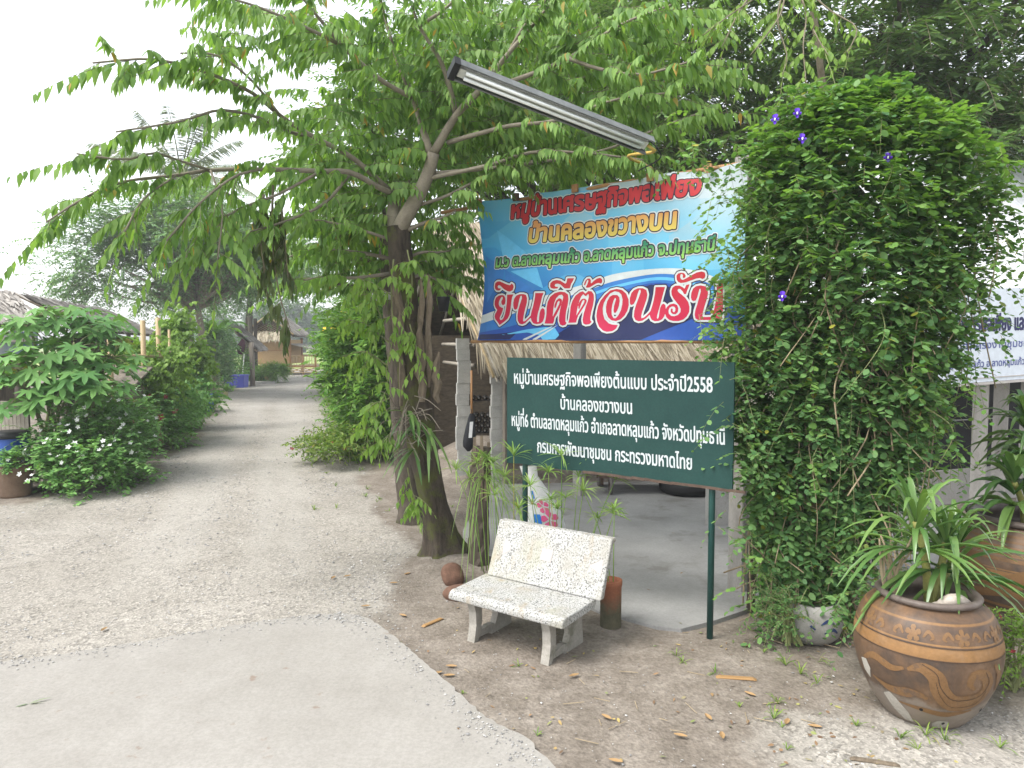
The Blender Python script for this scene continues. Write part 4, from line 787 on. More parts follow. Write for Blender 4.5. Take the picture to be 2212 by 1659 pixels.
def jar(name, c, rm, h, rr, rb, lab, th0):
    c = np.asarray(c, float); o = thing(name, lab, 'jar', tuple(c)); pr = smooth_path([(a, b, 0) for a, b in jar_profile(rm, h, rr, rb)[1:12]], 40)[:, :2]
    mb = MB(); mb.lathe([(0, 0)] + [tuple(p) for p in pr], c, 64); mb.build('body', M['jar'], o, True)
    mb = MB(); mb.lathe(smooth_path([(a, b, 0) for a, b in jar_profile(rm, h, rr, rb)[11:]], 24)[:, :2], c, 48); mb.build('rim', M['rim'], o, True)
    zs, rs = pr[:, 1], pr[:, 0]; od = np.argsort(zs); zs, rs = zs[od], rs[od]
    def w(q, off):
        th = th0 + q[:, 0] / rm; r = np.interp(q[:, 1], zs, rs) + off; return c + np.stack([r * np.cos(th), r * np.sin(th), q[:, 1]], -1)
    return o, w
JC = (2.78, 4.86, 0.0); th0 = math.atan2(-4.86, -2.74)
j1, jw = jar('dragon_jar', JC, .445, .84, .30, .25, 'big brown glazed clay jar with ochre pattern, cracked patches near its foot', th0)
def ribbon(path, wd, n=50):
    p = smooth_path([(a, b, 0) for a, b in path], n)[:, :2]; tg = nrm(np.gradient(p, axis=0)); nn = np.stack([-tg[:, 1], tg[:, 0]], -1); w = np.interp(np.linspace(0, 1, n), np.linspace(0, 1, len(wd)), wd)[:, None] / 2
    return [tuple(x) for x in p + nn * w] + [tuple(x) for x in (p - nn * w)[::-1]]
body = [(-.10, .44), (-.02, .47), (.06, .42), (.09, .33), (.16, .255), (.26, .25), (.36, .28), (.40, .36), (.36, .44), (.28, .45), (.26, .39), (.30, .35)]
decal('relief_scroll', [ribbon(body, [.02, .07, .10, .11, .12, .12, .11, .10, .09, .07, .05, .02]), ribbon([(-.42, .40), (-.32, .45), (-.2, .42), (-.12, .44)], [.02, .05, .05, .02]), ribbon([(-.36, .30), (-.22, .26), (-.05, .28), (.02, .26)], [.01, .05, .07, .02]), ribbon([(-.18, .18), (-.02, .17), (.15, .155), (.35, .19)], [.01, .035, .04, .01]), ribbon([(.44, .5), (.5, .42), (.52, .3)], [.02, .06, .02])], M['ochre'], .003, j1, .008, jw)
decal('relief_line', [ribbon([(x, y + .025) for x, y in body[1:9]], [.006] * 4), ribbon([(x, y - .03) for x, y in body[2:8]], [.005] * 4), ribbon([(-.75, .528), (0, .528), (.75, .528)], [.006] * 3), ribbon([(-.75, .607), (0, .607), (.75, .607)], [.007] * 3)], M['umber'], .0045, j1, .005, jw)
def flower(cx, cz, r): return pet(cx, cz, r) + [[(cx + .028 * math.cos(a), cz + .022 * math.sin(a)) for a in np.arange(10) * .628]]
decal('relief_flower', [x for cx in (-.40, -.08, .22, .50) for x in flower(cx, .668, .05) + [ribbon([(cx + sgn * .06, .655), (cx + sgn * .09, .69), (cx + sgn * .12, .66), (cx + sgn * .10, .645)], [.012, .02, .02, .008]) for sgn in (-1, 1)]], M['ochre'], .003, j1, .006, jw)
decal('mortar_patch', [[(-.30, .20), (-.24, .23), (-.20, .20), (-.12, .11), (-.09, .03), (-.18, .03), (-.25, .10)], [(-.46, .38), (-.40, .40), (-.37, .34), (-.40, .26), (-.45, .30)], [(.07, .06), (.12, .095), (.20, .09), (.24, .04), (.16, .02), (.08, .03)]], M['mortar'], .0025, j1, .008, jw)
for s_, z_ in ((-.02, .165), (.165, .07), (.48, .16)):
    mb = MB(); q = jw(np.array([[s_ + .014 * math.cos(a), z_ + .012 * math.sin(a)] for a in np.arange(10) * .628]), .004); mb.add(q, [list(range(10))]); mb.build('drain_hole', M['black'], j1)
j2, jw2 = jar('dragon_jar', (4.55, 6.35, 0.0), .64, 1.0, .50, .36, 'second brown glazed jar with ochre stripes standing behind the first', math.atan2(-6.35, -4.55) - .4)
decal('relief_stripe', [ribbon([(-.8, z), (0, z), (.9, z)], [w] * 3) for z, w in ((.88, .02), (.84, .016), (.79, .03), (.745, .016), (.70, .03), (.30, .025), (.25, .02))] + [ribbon([(-.6, .55), (-.3, .62), (0, .5), (.3, .58), (.7, .5)], [.05, .16, .12, .17, .08]), ribbon([(-.7, .40), (-.3, .36), (.1, .42), (.5, .36)], [.03, .08, .06, .03])], M['ochre'], .003, j2, .012, jw2)
hk = thing('coconut_husk', 'pale dry coconut husk lying in the mouth of the front jar', 'husk', (2.84, 4.72, .72))
mb = MB(); mb.blob((2.83, 4.70, .735), (.15, .10, .085), 18, 10, .05, sd=5); mb.build('husk', M['husk'], hk, True)
mb = MB(); mb.tube(smooth_path([(2.72, 4.68, .76), (2.82, 4.66, .83), (2.93, 4.69, .80), (2.99, 4.74, .74)], 12), np.array([.02, .04, .05, .055, .06, .06, .055, .05, .045, .04, .03, .02]) * .8, 8); mb.build('shell_flap', M['husk'], hk, True)
# white cloth planter under the vine
ws = thing('white_planter', 'white round planter with blue print half hidden under the vine', 'planter', (2.52, 6.1, 0))
mb = MB(); mb.lathe([(0, 0), (.17, 0), (.22, .05), (.25, .14), (.245, .24), (.21, .32), (.19, .33), (.18, .28), (0, .27)], (2.52, 6.1, 0), 30); mb.build('pot', surf('sack_cloth', (.22, .21, .19), (.40, .39, .365), 5, .7, .3, spots=(.28, .26, .22), spot_scale=3, spot_lo=.6), ws, True)
ww = lambda q, off: np.array([2.52, 6.1, 0]) + np.stack([(np.interp(q[:, 1], [0, .05, .14, .24, .32], [.17, .22, .25, .245, .21]) + off) * np.cos(-1.75 + q[:, 0] / .25), (np.interp(q[:, 1], [0, .05, .14, .24, .32], [.17, .22, .25, .245, .21]) + off) * np.sin(-1.75 + q[:, 0] / .25), q[:, 1]], -1)
decal('print', [ribbon([(.02, .20), (.08, .23), (.14, .20)], [.01, .03, .01], 12), ribbon([(.05, .13), (.12, .16), (.18, .12)], [.01, .03, .01], 12), ribbon([(-.06, .19), (-.02, .16)], [.02, .01], 8)], flat('print_ink', (.03, .05, .14), .6), .003, ws, .006, ww)
# ------------------------------------------------------------------ building on the right
rb = thing('metal_roof_shed', 'shed with a white corrugated roof and dark net wall on the right', 'shed', (5.4, 9.6, 0))
RX = np.array([.94, .342, 0]); RY = np.array([-.342, .94, 0])
mb = MB(); o_ = at(2065, 628, 9.4) - RX * .1; nu = 160; u = np.linspace(0, 6.0, nu); nv = 8; v_ = np.linspace(0, 3.6, nv); sl = nrm(RY * .68 + UP * .73 - RX * .02); nn = np.cross(RX, sl)
V = o_ + u[:, None, None] * RX + v_[None, :, None] * sl + (.022 * np.sin(u * 2 * math.pi / .13))[:, None, None] * nn
i = np.arange(nu - 1)[:, None] * nv; j = np.arange(nv - 1)[None]; mb.add(V.reshape(-1, 3), np.stack([i + j, i + nv + j, i + nv + j + 1, i + j + 1], -1).reshape(-1, 4)); mb.build('roof', surf('roof_white', (.60, .61, .63), (.70, .71, .73), 2, .5, .05), rb, True)
mb = MB(); mb.bar(o_ - UP * .06 - RX * .2, o_ + RX * 6 - UP * .06, .06, .08); mb.build('beam', flat('beam_grey', (.25, .26, .27), .5), rb)
net = surf('net_black', (.012, .012, .014), (.02, .02, .022), 40, .8, .4); g0 = np.array([4.0, 9.75, 0])
mb = MB(); mb.prism([(0, .5), (6.5, .5), (6.5, 3.0), (0, 3.0)], g0 + RY * .5, RX, UP, RY, .02); mb.build('net_wall', net, rb)
mb = MB(); mb.prism([(-1.3, 0), (6.5, 0), (6.5, .52), (-1.3, .52)], g0 + RY * .42, RX, UP, RY, .12); mb.build('low_wall', M['concrete'], rb)
for z in (1.28, 2.1): mb = MB(); mb.bar(g0 + RY * .47 + UP * z, g0 + RY * .47 + RX * 6.5 + UP * z, .015); mb.build('wire', flat('wire_grey', (.3, .3, .3), .5), rb)
for px_ in (2122, 2200, 2310):
    c = gr(px_, 1090); c = np.array([(px_ - CX) / FD * 9.75, 9.75 + (px_ - 2122) * .004, 0])
    mb = MB(); mb.prism([(-.085, -.085), (.085, -.085), (.085, .085), (-.085, .085)], c, nrm(np.array([.80, -.6, 0])), nrm(np.array([.6, .8, 0])), UP, 2.6); mb.build('post', M['post_concrete'], rb)
wsn = at(2030, 832, 9.05); sgn = thing('white_sign', 'white vinyl sign with small dark Thai lettering under the metal roof', 'sign', tuple(wsn))
TX = nrm(RX + UP * .035); TZ = nrm(np.cross(np.cross(TX, UP), TX)); FN = -np.cross(UP, TX) * -1; FN = nrm(np.cross(TX, TZ)); FN = FN if FN[1] < 0 else -FN
wH = 1.17; o_ = wsn - TX * .25
mb = MB(); mb.prism([(0, 0), (3.4, 0), (3.4, wH), (0, wH)], o_ - FN * .02, TX, TZ, FN, .02); mb.build('panel', flat('sign_white', (.62, .67, .74), .5), sgn)
mb = MB(); mb.bar(o_ - TZ * .02, o_ + TX * 3.4 - TZ * .02, .03, .03); mb.bar(o_ + TZ * .05 + FN * .004, o_ + TX * 3.4 + TZ * .05 + FN * .004, .006, .014); mb.build('frame', flat('sign_frame', (.45, .42, .40), .5), sgn)
wp = lambda q, off: o_ + q[:, :1] * TX + q[:, 1:] * TZ + off * FN
ink = flat('sign_ink', (.03, .03, .10), .6); ink2 = flat('sign_ink_blue', (.10, .12, .30), .6)
sdf_fill(place('เกษตรพอเพียง และ', .50, 1.75, .64, .15), [(.010, .003, 0)], .006, wp).build('lettering', ink, sgn)
sdf_fill(place('จัดทำโครงงานชุมชนที่นี่', .42, 2.0, .42, .07), [(.003, .003, 0)], .004, wp).build('lettering', ink2, sgn)
sdf_fill(place('ต.ลาดหลุมแก้ว อ.ลาดหลุมแก้ว จ.ปทุมธานี', .30, 2.25, .19, .065), [(.003, .003, 0)], .004, wp).build('lettering', ink2, sgn)
# ------------------------------------------------------------------ left side buildings and clutter
ls = thing('thatched_shed', 'low shed with a grey thatched roof at the left edge', 'shed', (-9.4, 13.6, 0))
mb = MB(); O = np.array([-12.5, 11.0, 2.78]); U = np.array([3.45, 3.2, -.0]); Vv = np.array([-1.6, 1.7, .75]); slab(mb, O, U, Vv, .06, 1); thatch_slope(mb, O, U, Vv, 2600, (.4, .9), (.03, .07), .12, 0, .05, .06); mb.build('roof', [M['thatch_grey'], M['thatch_dark']], ls)
for k in (.02, .45, .9): p = O + U * k; mb = MB(); mb.tube([(p[0], p[1] + .15, -.05), (p[0], p[1] + .15, p[2])], .05, 8); mb.build('post', M['wood_grey'], ls, True)
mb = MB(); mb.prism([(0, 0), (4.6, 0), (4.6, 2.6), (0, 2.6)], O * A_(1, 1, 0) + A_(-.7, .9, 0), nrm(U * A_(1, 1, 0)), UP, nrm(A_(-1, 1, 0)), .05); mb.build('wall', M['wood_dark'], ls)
mb = MB(); mb.box(at(22, 742, 13.3), (.85, .03, .42), (nrm(U), nrm(A_(-1, 1, 0)), UP)); mb.box(at(22, 733, 13.25), (.80, .03, .10), (nrm(U), nrm(A_(-1, 1, 0)), UP), 1); mb.build('poster', [surf('poster_blue', (.10, .22, .38), (.45, .42, .38), 3, .6, .05), flat('poster_pale', (.5, .42, .40), .6)], ls)
ls2 = thing('thatched_shed', 'long grey thatched roof shed behind the climbing beans on the left', 'shed', (-9.8, 19, 0))
mb = MB(); O = at(200, 712, 17.5); U = at(345, 725, 25) - O; Vv = np.array([-2.2, .6, .9]); slab(mb, O, U, Vv, .06, 1); thatch_slope(mb, O, U, Vv, 2600, (.4, .9), (.04, .09), .15, 0, .06, .06); mb.build('roof', [M['thatch_grey'], M['thatch_dark']], ls2)
for k in (.1, .55, .95): p = O + U * k; mb = MB(); mb.tube([(p[0] - .2, p[1], -.05), (p[0] - .2, p[1], p[2])], .06, 8); mb.build('post', M['wood_grey'], ls2, True)
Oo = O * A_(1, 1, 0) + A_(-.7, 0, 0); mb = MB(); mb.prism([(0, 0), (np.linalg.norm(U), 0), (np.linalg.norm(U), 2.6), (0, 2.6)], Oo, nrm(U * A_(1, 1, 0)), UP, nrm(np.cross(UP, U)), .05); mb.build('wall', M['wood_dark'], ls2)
bf = thing('bamboo_fence', 'short fence of split bamboo slats behind the blue barrel', 'fence', tuple(gr(20, 1010)))
for k in range(11): p = at(-25 + k * 8.5, 960, 12.5); mb = MB(); mb.box((p[0], p[1], .95), (.06, .012, 1.05)); mb.build('slat', M['bamboo_grey'], bf)
for z in (.6, 1.35): mb = MB(); mb.bar(at(-40, 900, 12.53) * A_(1, 1, 0) + UP * z, at(80, 900, 12.53) * A_(1, 1, 0) + UP * z, .04, .03); mb.build('rail', M['bamboo_grey'], bf)
for x_ in (-28, 62): p = at(x_, 960, 12.56); mb = MB(); mb.bar((p[0], p[1], -.05), (p[0], p[1], 1.5), .05); mb.build('post', M['wood_grey'], bf)
bc = np.array([-8.30, 12.15, 0.]); br = thing('plastic_barrel', 'blue plastic barrel with a black lid at the left edge', 'barrel', tuple(bc))
mb = MB(); mb.lathe([(0, 0), (.27, 0), (.285, .03), (.29, .28), (.30, .30), (.29, .32), (.29, .62), (.30, .64), (.29, .66), (.285, .90), (.26, .95), (0, .95)], bc, 36); mb.build('body', M['blue_plastic'], br, True)
mb = MB(); mb.lathe([(.295, .90), (.305, .91), (.305, .97), (.28, 1.0), (0, 1.0)], bc, 36); mb.build('lid', M['black_plastic'], br, True)
bp = np.array([-7.98, 11.75, 0.]); o = thing('clay_planter', 'brown clay planter beside the blue barrel', 'planter', tuple(bp))
mb = MB(); mb.lathe([(0, 0), (.21, 0), (.23, .05), (.25, .44), (.262, .46), (.262, .5), (.24, .5), (.23, .42), (0, .42)], bp, 28); mb.build('pot', surf('brown_clay', (.13, .085, .055), (.21, .145, .10), 6, .85, .2), o, True)
for k, (x, y0, Yd, lab) in enumerate(((236, 700, 16.5, 'leftmost bamboo stake rising from the bean frame'), (308, 692, 17.5, 'thick bamboo stake right of the leftmost one on the bean frame'), (341, 686, 18.2, 'tallest bamboo stake at the right end of the bean frame'), (365, 712, 20.0, 'thin short stake inside the light green climber'))):
    p = at(x, y0, Yd - .9); mb = MB(); mb.tube([(p[0], p[1], -.1), (p[0], p[1], p[2] * .5), tuple(p)], .055 if k < 3 else .03, 10, jit=.04); tag(mb.build('bamboo_stake', M['bamboo'], None, True, origin=(p[0], p[1], 0)), lab, 'stake', 'bamboo stakes of the bean frame')
p0, p1 = at(240, 770, 15.5), at(356, 772, 17.1); mb = MB(); mb.tube([p0, (p0 + p1) / 2 + UP * .03, p1], .03, 8); tag(mb.build('bamboo_pole', M['bamboo'], None, True, origin=tuple(p0)), 'level bamboo rail tied across the bean frame stakes', 'bamboo pole')
c = at(268, 800, 16.0); o = thing('grey_hutch', 'small weathered grey wooden hutch under the climbing beans', 'hutch', (c[0], c[1], 0))
mb = MB(); mb.box((c[0], c[1], 1.25), (.55, .45, .75)); mb.build('box', M['wood_grey'], o)
for sx_ in (-.22, .22): mb = MB(); mb.bar((c[0] + sx_, c[1] - .15, 0), (c[0] + sx_, c[1] - .15, .9), .06); mb.build('leg', M['wood_grey'], o)
mb = MB(); slab(mb, (c[0] - .42, c[1] - .4, 1.62), (.85, 0, -.05), (0, .8, .35), .04); mb.build('roof', M['wood_grey'], o)
# clutter along the left verge
def bx(name, c, s, mat, lab, cat, lip=None):
    c = np.asarray(c, float); o = thing(name, lab, cat, (c[0], c[1], 0)); mb = MB(); mb.box((c[0], c[1], s[2] / 2), s, taper=1.06); bevel(mb.build('body', M[mat], o), .02)
    mb = MB(); mb.box((c[0], c[1], s[2] + .03), (s[0] * 1.14, s[1] * 1.14, .07)); bevel(mb.build('lid', M[mat], o), .02); return o
c = gr(505, 838); bx('storage_box', (c[0], c[1] + .4), (1.0, .7, .62), 'indigo_plastic', 'purple blue plastic storage box on the left verge', 'box')
c = gr(432, 893); o = tag(MB().lathe([(0, 0), (.26, 0), (.30, .02), (.34, .30), (.37, .31), (.37, .34), (.33, .34), (.30, .28), (0, .28)], (c[0], c[1] + .3, 0), 26).build('wash_tub', M['blue_plastic'], None, True, origin=(c[0], c[1] + .3, 0)), 'blue plastic tub among the herbs beside the track', 'tub')
c = gr(456, 858); mb = MB(); a_ = np.linspace(0, 2 * math.pi * 6, 150); mb.tube([(c[0] + (.42 + .05 * math.sin(x * .37)) * math.cos(x), c[1] + .3 + (.42 + .04 * math.cos(x * .5)) * math.sin(x), .03 + .013 * (k / 25)) for k, x in enumerate(a_)], .022, 6); tag(mb.build('hose_coil', M['sky_plastic'], None, True, origin=(c[0], c[1] + .3, 0)), 'coiled light blue hose on the ground by the small tree', 'hose')
c = gr(560, 829); mb = MB(); mb.prism([(-1.6, 0), (.6, -.5), (1.4, .3), (1.2, 1.6), (-1.3, 1.8)], (c[0] - .6, c[1], -.02), A_(1, 0, 0), A_(0, 1, 0), UP, .14); tag(mb.build('concrete_pad', M['concrete'], None, origin=(c[0] - .6, c[1], 0)), 'small pale concrete pad under the far thatched lean-to', 'pad')
c = gr(524, 826); o = thing('broom', 'broom with pale handle and green head standing on the concrete pad', 'broom', (c[0], c[1], .1)); mb = MB(); mb.tube([(c[0], c[1], .3), (c[0] + .1, c[1] + .1, 1.7)], .035, 6); mb.build('handle', M['white_plastic'], o); mb = MB(); mb.box((c[0], c[1], .2), (.55, .14, .26)); mb.build('head', flat('broom_green', (.05, .28, .14), .6), o)
c = gr(545, 822); bx('planter_box', (c[0] + .2, c[1] + .8), (.95, .5, .42), 'black_plastic', 'black planter box at the post of the far lean-to', 'planter')
lt = thing('lean_to', 'lean-to with a shaggy grey thatched roof left of the bamboo hut', 'shelter', (-15.3, 41, 0))
mb = MB(); O = at(556, 757, 40); U = np.array([-1.0, 4.5, 0.]); Vv = at(490, 700, 42) - O; slab(mb, O, U, Vv, .1, 1); thatch_slope(mb, O, U, Vv, 1500, (.4, .9), (.05, .11), .35, 0, .12, .1); mb.build('roof', [M['thatch_grey'], M['thatch_dark']], lt)
for x_ in (544, 500): p = at(x_, 750, 40.2); mb = MB(); mb.tube([(p[0], p[1], 0), (p[0], p[1], 2.4)], .14 if x_ == 544 else .08, 8, jit=.05); mb.build('post', M['wood_grey'], lt, True)
p = at(521, 738, 40.3); mb = MB(); mb.blob((p[0], p[1], p[2] - .2), (.22, .12, .4), 10, 8, .1, sd=8); mb.build('hanging_cloth', flat('maroon', (.07, .02, .035), .8), lt)
p = at(560, 735, 41); 
# ------------------------------------------------------------------ bamboo hut at the end of the track
HY = 54.; px = HY / FD * 1.0
hx = lambda x: (x - CX) / FD * HY
hz = lambda y: at(1106, y, HY)[2]
hut = thing('bamboo_hut', 'brown bamboo hut with thatched gable roof at the end of the track', 'hut', (hx(588), HY, 0))
x0, x1 = hx(547), hx(627)
mb = MB(); mb.box(((x0 + x1) / 2, HY + .1, (hz(786) + hz(734)) / 2), (x1 - x0 - .1, .06, hz(734) - hz(786))); mb.build('front_wall', M['weave'], hut)
mb = MB(); mb.box((x1 - .05, HY + 1.6, (hz(786) + hz(734)) / 2), (.06, 3, hz(734) - hz(786))); mb.build('side_wall', M['weave'], hut)
for y_ in (757, 786): mb = MB(); mb.bar((x0, HY + .04, hz(y_)), (x1, HY + .04, hz(y_)), .07); mb.build('rail', M['bamboo_red'], hut)
for x_ in (x0, x1):
    for yy in (HY, HY + 3): mb = MB(); mb.tube([(x_, yy, -.05), (x_, yy, hz(730))], .09, 8); mb.build('post', M['bamboo_red'], hut, True)
pk = np.array([hx(583), HY - .1, hz(684)]); el = np.array([hx(527), HY - .1, hz(725)]); er = np.array([hx(639), HY - .1, hz(725)])
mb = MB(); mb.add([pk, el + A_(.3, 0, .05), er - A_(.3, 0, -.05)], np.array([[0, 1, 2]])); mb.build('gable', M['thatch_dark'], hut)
mb = MB()
for k in range(13):
    u = k / 12; a_ = el + (er - el) * (.06 + .88 * u); 
    for sg_ in (-1, 1):
        b_ = a_ + np.array([sg_ * 1.6, 0, .85]); tpk = (pk[2] - el[2]); 
        b_ = a_ + (b_ - a_) * min(1, .95); lim = lambda q: el[2] + tpk * (1 - abs(q[0] - pk[0]) / (er[0] - pk[0]))
        s_ = 1.
        while s_ > .05 and (a_ + (b_ - a_) * s_)[2] > lim(a_ + (b_ - a_) * s_) - .05: s_ -= .05
        if s_ > .1: mb.bar(a_ + A_(0, -.05, .02), a_ + (b_ - a_) * s_ + A_(0, -.05, 0), .025, .012)
mb.build('lattice', M['bamboo'], hut)
mb = MB(); dep = np.array([0, 4.4, 0.])
for e_ in (el, er): slab(mb, e_ - A_(0, .3, 0), dep, pk - e_, .12, 1); thatch_slope(mb, e_ - A_(0, .3, 0), dep, pk - e_, 700, (.5, .9), (.05, .1), .3, 0, .14)
mb.build('roof', [M['thatch_grey'], M['thatch_dark']], hut)
mb = MB(); thatch_slope(mb, (el[0] + .5, HY - .45, hz(730)), (er[0] - el[0] - .9, 0, 0), (0, .35, .45), 900, (.3, .6), (.04, .09), .45, 0, .1, .25); mb.build('eave_fringe', M['thatch'], hut)
for e_ in (el, er): mb = MB(); mb.tube([e_ + A_(0, -.35, .08), pk + A_(0, -.35, .08)], .05, 6); mb.build('barge_pole', M['bamboo'], hut)
dk0, dk1 = hx(627), hx(682)
mb = MB(); mb.box(((x0 + dk1) / 2, HY + 1.5, hz(792)), (dk1 - x0, 3, .12)); mb.build('deck', M['bamboo_red'], hut)
for y_ in (797, 800, 804): mb = MB(); mb.bar((dk0, HY - .1 - (y_ - 796) * .06, hz(y_)), (dk1, HY - .1 - (y_ - 796) * .06, hz(y_)), .09, .06); mb.build('step', M['bamboo'], hut)
for k in range(5):
    xa, xb = x0 + (dk1 - x0) * k / 5, x0 + (dk1 - x0) * (k + 1) / 5
    for zz_ in ((hz(793), .15), (.15, hz(793))): mb = MB(); mb.tube([(xa, HY - .05, zz_[0]), (xb, HY - .05, zz_[1])], .03, 6); mb.build('brace', M['bamboo'], hut)
for yb in (HY, HY + 3):
    mb = MB(); mb.bar((dk0, yb, hz(769)), (dk1, yb, hz(769)), .07); mb.bar((dk0, yb, hz(789)), (dk1, yb, hz(789)), .05); mb.build('railing', M['bamboo'], hut)
for k in range(10): x_ = dk0 + (dk1 - dk0) * (k + .5) / 10; mb = MB(); mb.bar((x_, HY, hz(790)), (x_, HY, hz(769)), .035); mb.build('baluster', M['bamboo'], hut)
for x_ in (dk1, (dk0 + dk1) / 2): mb = MB(); mb.tube([(x_, HY, -.05), (x_, HY, hz(767))], .06, 6); mb.build('rail_post', M['bamboo_red'], hut)
mb = MB(); slab(mb, (dk0, HY, hz(742)), (0, 3, 0), (1.6, 0, -.35), .08); mb.build('awning', M['thatch_grey'], hut)
for x_, y_, w_, lab in ((540, 700, .16, 'grey timber pole with a cap left of the bamboo hut'), (551, 706, .12, 'dark timber pole close to the bamboo hut')):
    p = at(x_, y_ - 18, 47); mb = MB(); mb.tube([(p[0], p[1], -.1), tuple(p)], w_, 8); tag(mb.build('timber_pole', M['wood_grey' if w_ > .13 else 'wood_dark'], None, True, origin=(p[0], p[1], 0)), lab, 'pole')
# ------------------------------------------------------------------ the big roadside tree
def tree(name, label, loc, group=None, cat='tree'): return thing(name, label, cat, tuple(loc), group=group)
def path(pts, Y0=None, Y1=None):
    n = len(pts); return np.array([at(p[0], p[1], p[2] if len(p) > 2 else Y0 + (Y1 - Y0) * k / (n - 1)) for k, p in enumerate(pts)])
def grow(mb_wood, stems, lf, P, r0, r1, sp=.12, ln=(.35, .7), k=16, leaf=.125, wid=.045, start=.2, mode='hang', tmpl=T_LANCE, droop=.35, pitch=.1, m=0):
    """a limb with side twigs along it"""
    Q = smooth_path(P, max(8, int(np.linalg.norm(np.diff(P, axis=0), axis=1).sum() / .12))); mb_wood.tube(Q, np.linspace(r0, r1, len(Q)), 7)
    L = np.linalg.norm(np.diff(Q, axis=0), axis=1).sum(); n = max(2, int(L * (1 - start) / sp)); s = start + (1 - start) * (np.arange(n) + rng.random(n) * .8) / n
    idx = np.clip(s * (len(Q) - 1), 0, len(Q) - 1.001); i = idx.astype(int); S = Q[i] + (Q[i + 1] - Q[i]) * (idx - i)[:, None]; tg = nrm(Q[i + 1] - Q[i])
    side = nrm(np.cross(tg, UP)); sg = np.where(np.arange(n) % 2, 1, -1)[:, None]
    T = tg * rng.uniform(.5, 1.0, (n, 1)) + side * sg * rng.uniform(.5, 1.1, (n, 1)) + UP * (pitch + rng.normal(size=(n, 1)) * .25)
    twigs(S, T, rng.uniform(*ln, n) * (1 - .45 * s), droop, k, leaf, wid, stems, lf, tmpl, mode, m)
    tip = Q[-1] - Q[-4]; twigs(Q[-4:-3], tip[None], np.linalg.norm(tip) * 1.5 + .25, droop * .7, k, leaf, wid, stems, lf, tmpl, mode, m)
mt = tree('shade_tree', 'large tree with drooping leaf sprays and a mossy trunk beside the bench', gr(960, 1212))
tb = gr(962, 1212); tb[1] += .15
TP = np.array([tb - A_(0, 0, .1)] + [at(x, y, 8.38) for x, y in ((948, 1130), (925, 1030), (908, 930), (897, 830), (884, 720), (872, 620), (862, 520), (860, 490))])
mb = MB(); Q = smooth_path(TP, 46); a_ = np.linspace(0, 1, 46); rr = np.interp(a_, [0, .07, .18, .35, .5, .75, 1], [.36, .205, .15, .165, .185, .15, .125])
seg = 22; th = np.arange(seg) * 2 * math.pi / seg; T = nrm(np.gradient(Q, axis=0)); X = nrm(np.cross(T, A_(0, 1, 0))); Yv = np.cross(T, X)
fl_ = rr[:, None] * (1 + (.20 * np.exp(-a_ * 9)[:, None] + .05) * np.sin(th * 5 + 1)[None] + .05 * np.sin(th * 3 + 2 + a_[:, None] * 9) + rng.normal(size=(46, seg)) * .02)
V = Q[:, None] + fl_[..., None] * (np.cos(th)[None, :, None] * X[:, None] + np.sin(th)[None, :, None] * Yv[:, None]); i = np.arange(45)[:, None] * seg; j = np.arange(seg)[None]; kk = (j + 1) % seg
mb.add(V.reshape(-1, 3), np.stack([i + j, i + kk, i + seg + kk, i + seg + j], -1).reshape(-1, 4)); mb.build('trunk', M['bark_moss'], mt, True)
mb = MB()
for k in range(9):
    y0 = rng.uniform(690, 880); c = at(893 + (830 - y0) * -.05 + rng.uniform(-38, 42), y0, 8.38 - .165); L_ = rng.uniform(.25, .8); mb.tube([c, c + A_(.015, -.02, L_ * .5), c + A_(.0, .02, L_)], [.018, .04, .012], 5, jit=.25)
for x, y0, y1, r in ((912, 868, 700, .055), (946, 870, 760, .045), (868, 790, 610, .05)):
    c = np.array([at(x + rng.normal() * 3 - (868 - q) * .03, q, 8.38 - .185) for q in np.linspace(y0, y1, 9)]); mb.tube(c, np.interp(np.linspace(0, 1, 9), [0, .2, .8, 1], [.5, 1, .9, .25]) * r, 7, jit=.25)
mb.build('bark_slab', M['bark_slab'], mt)
wood, stems, lf = MB(), MB(), MB()
wood.tube(smooth_path(path([(858, 505, 8.38), (880, 462, 8.3), (905, 420, 8.25), (925, 375, 8.2), (937, 330, 8.15)]), 16), np.linspace(.095, .065, 16), 12)
wood.tube(smooth_path(path([(855, 500, 8.4), (850, 460, 8.45), (853, 430, 8.5), (840, 410, 8.5)]), 8), np.linspace(.09, .06, 8), 10)
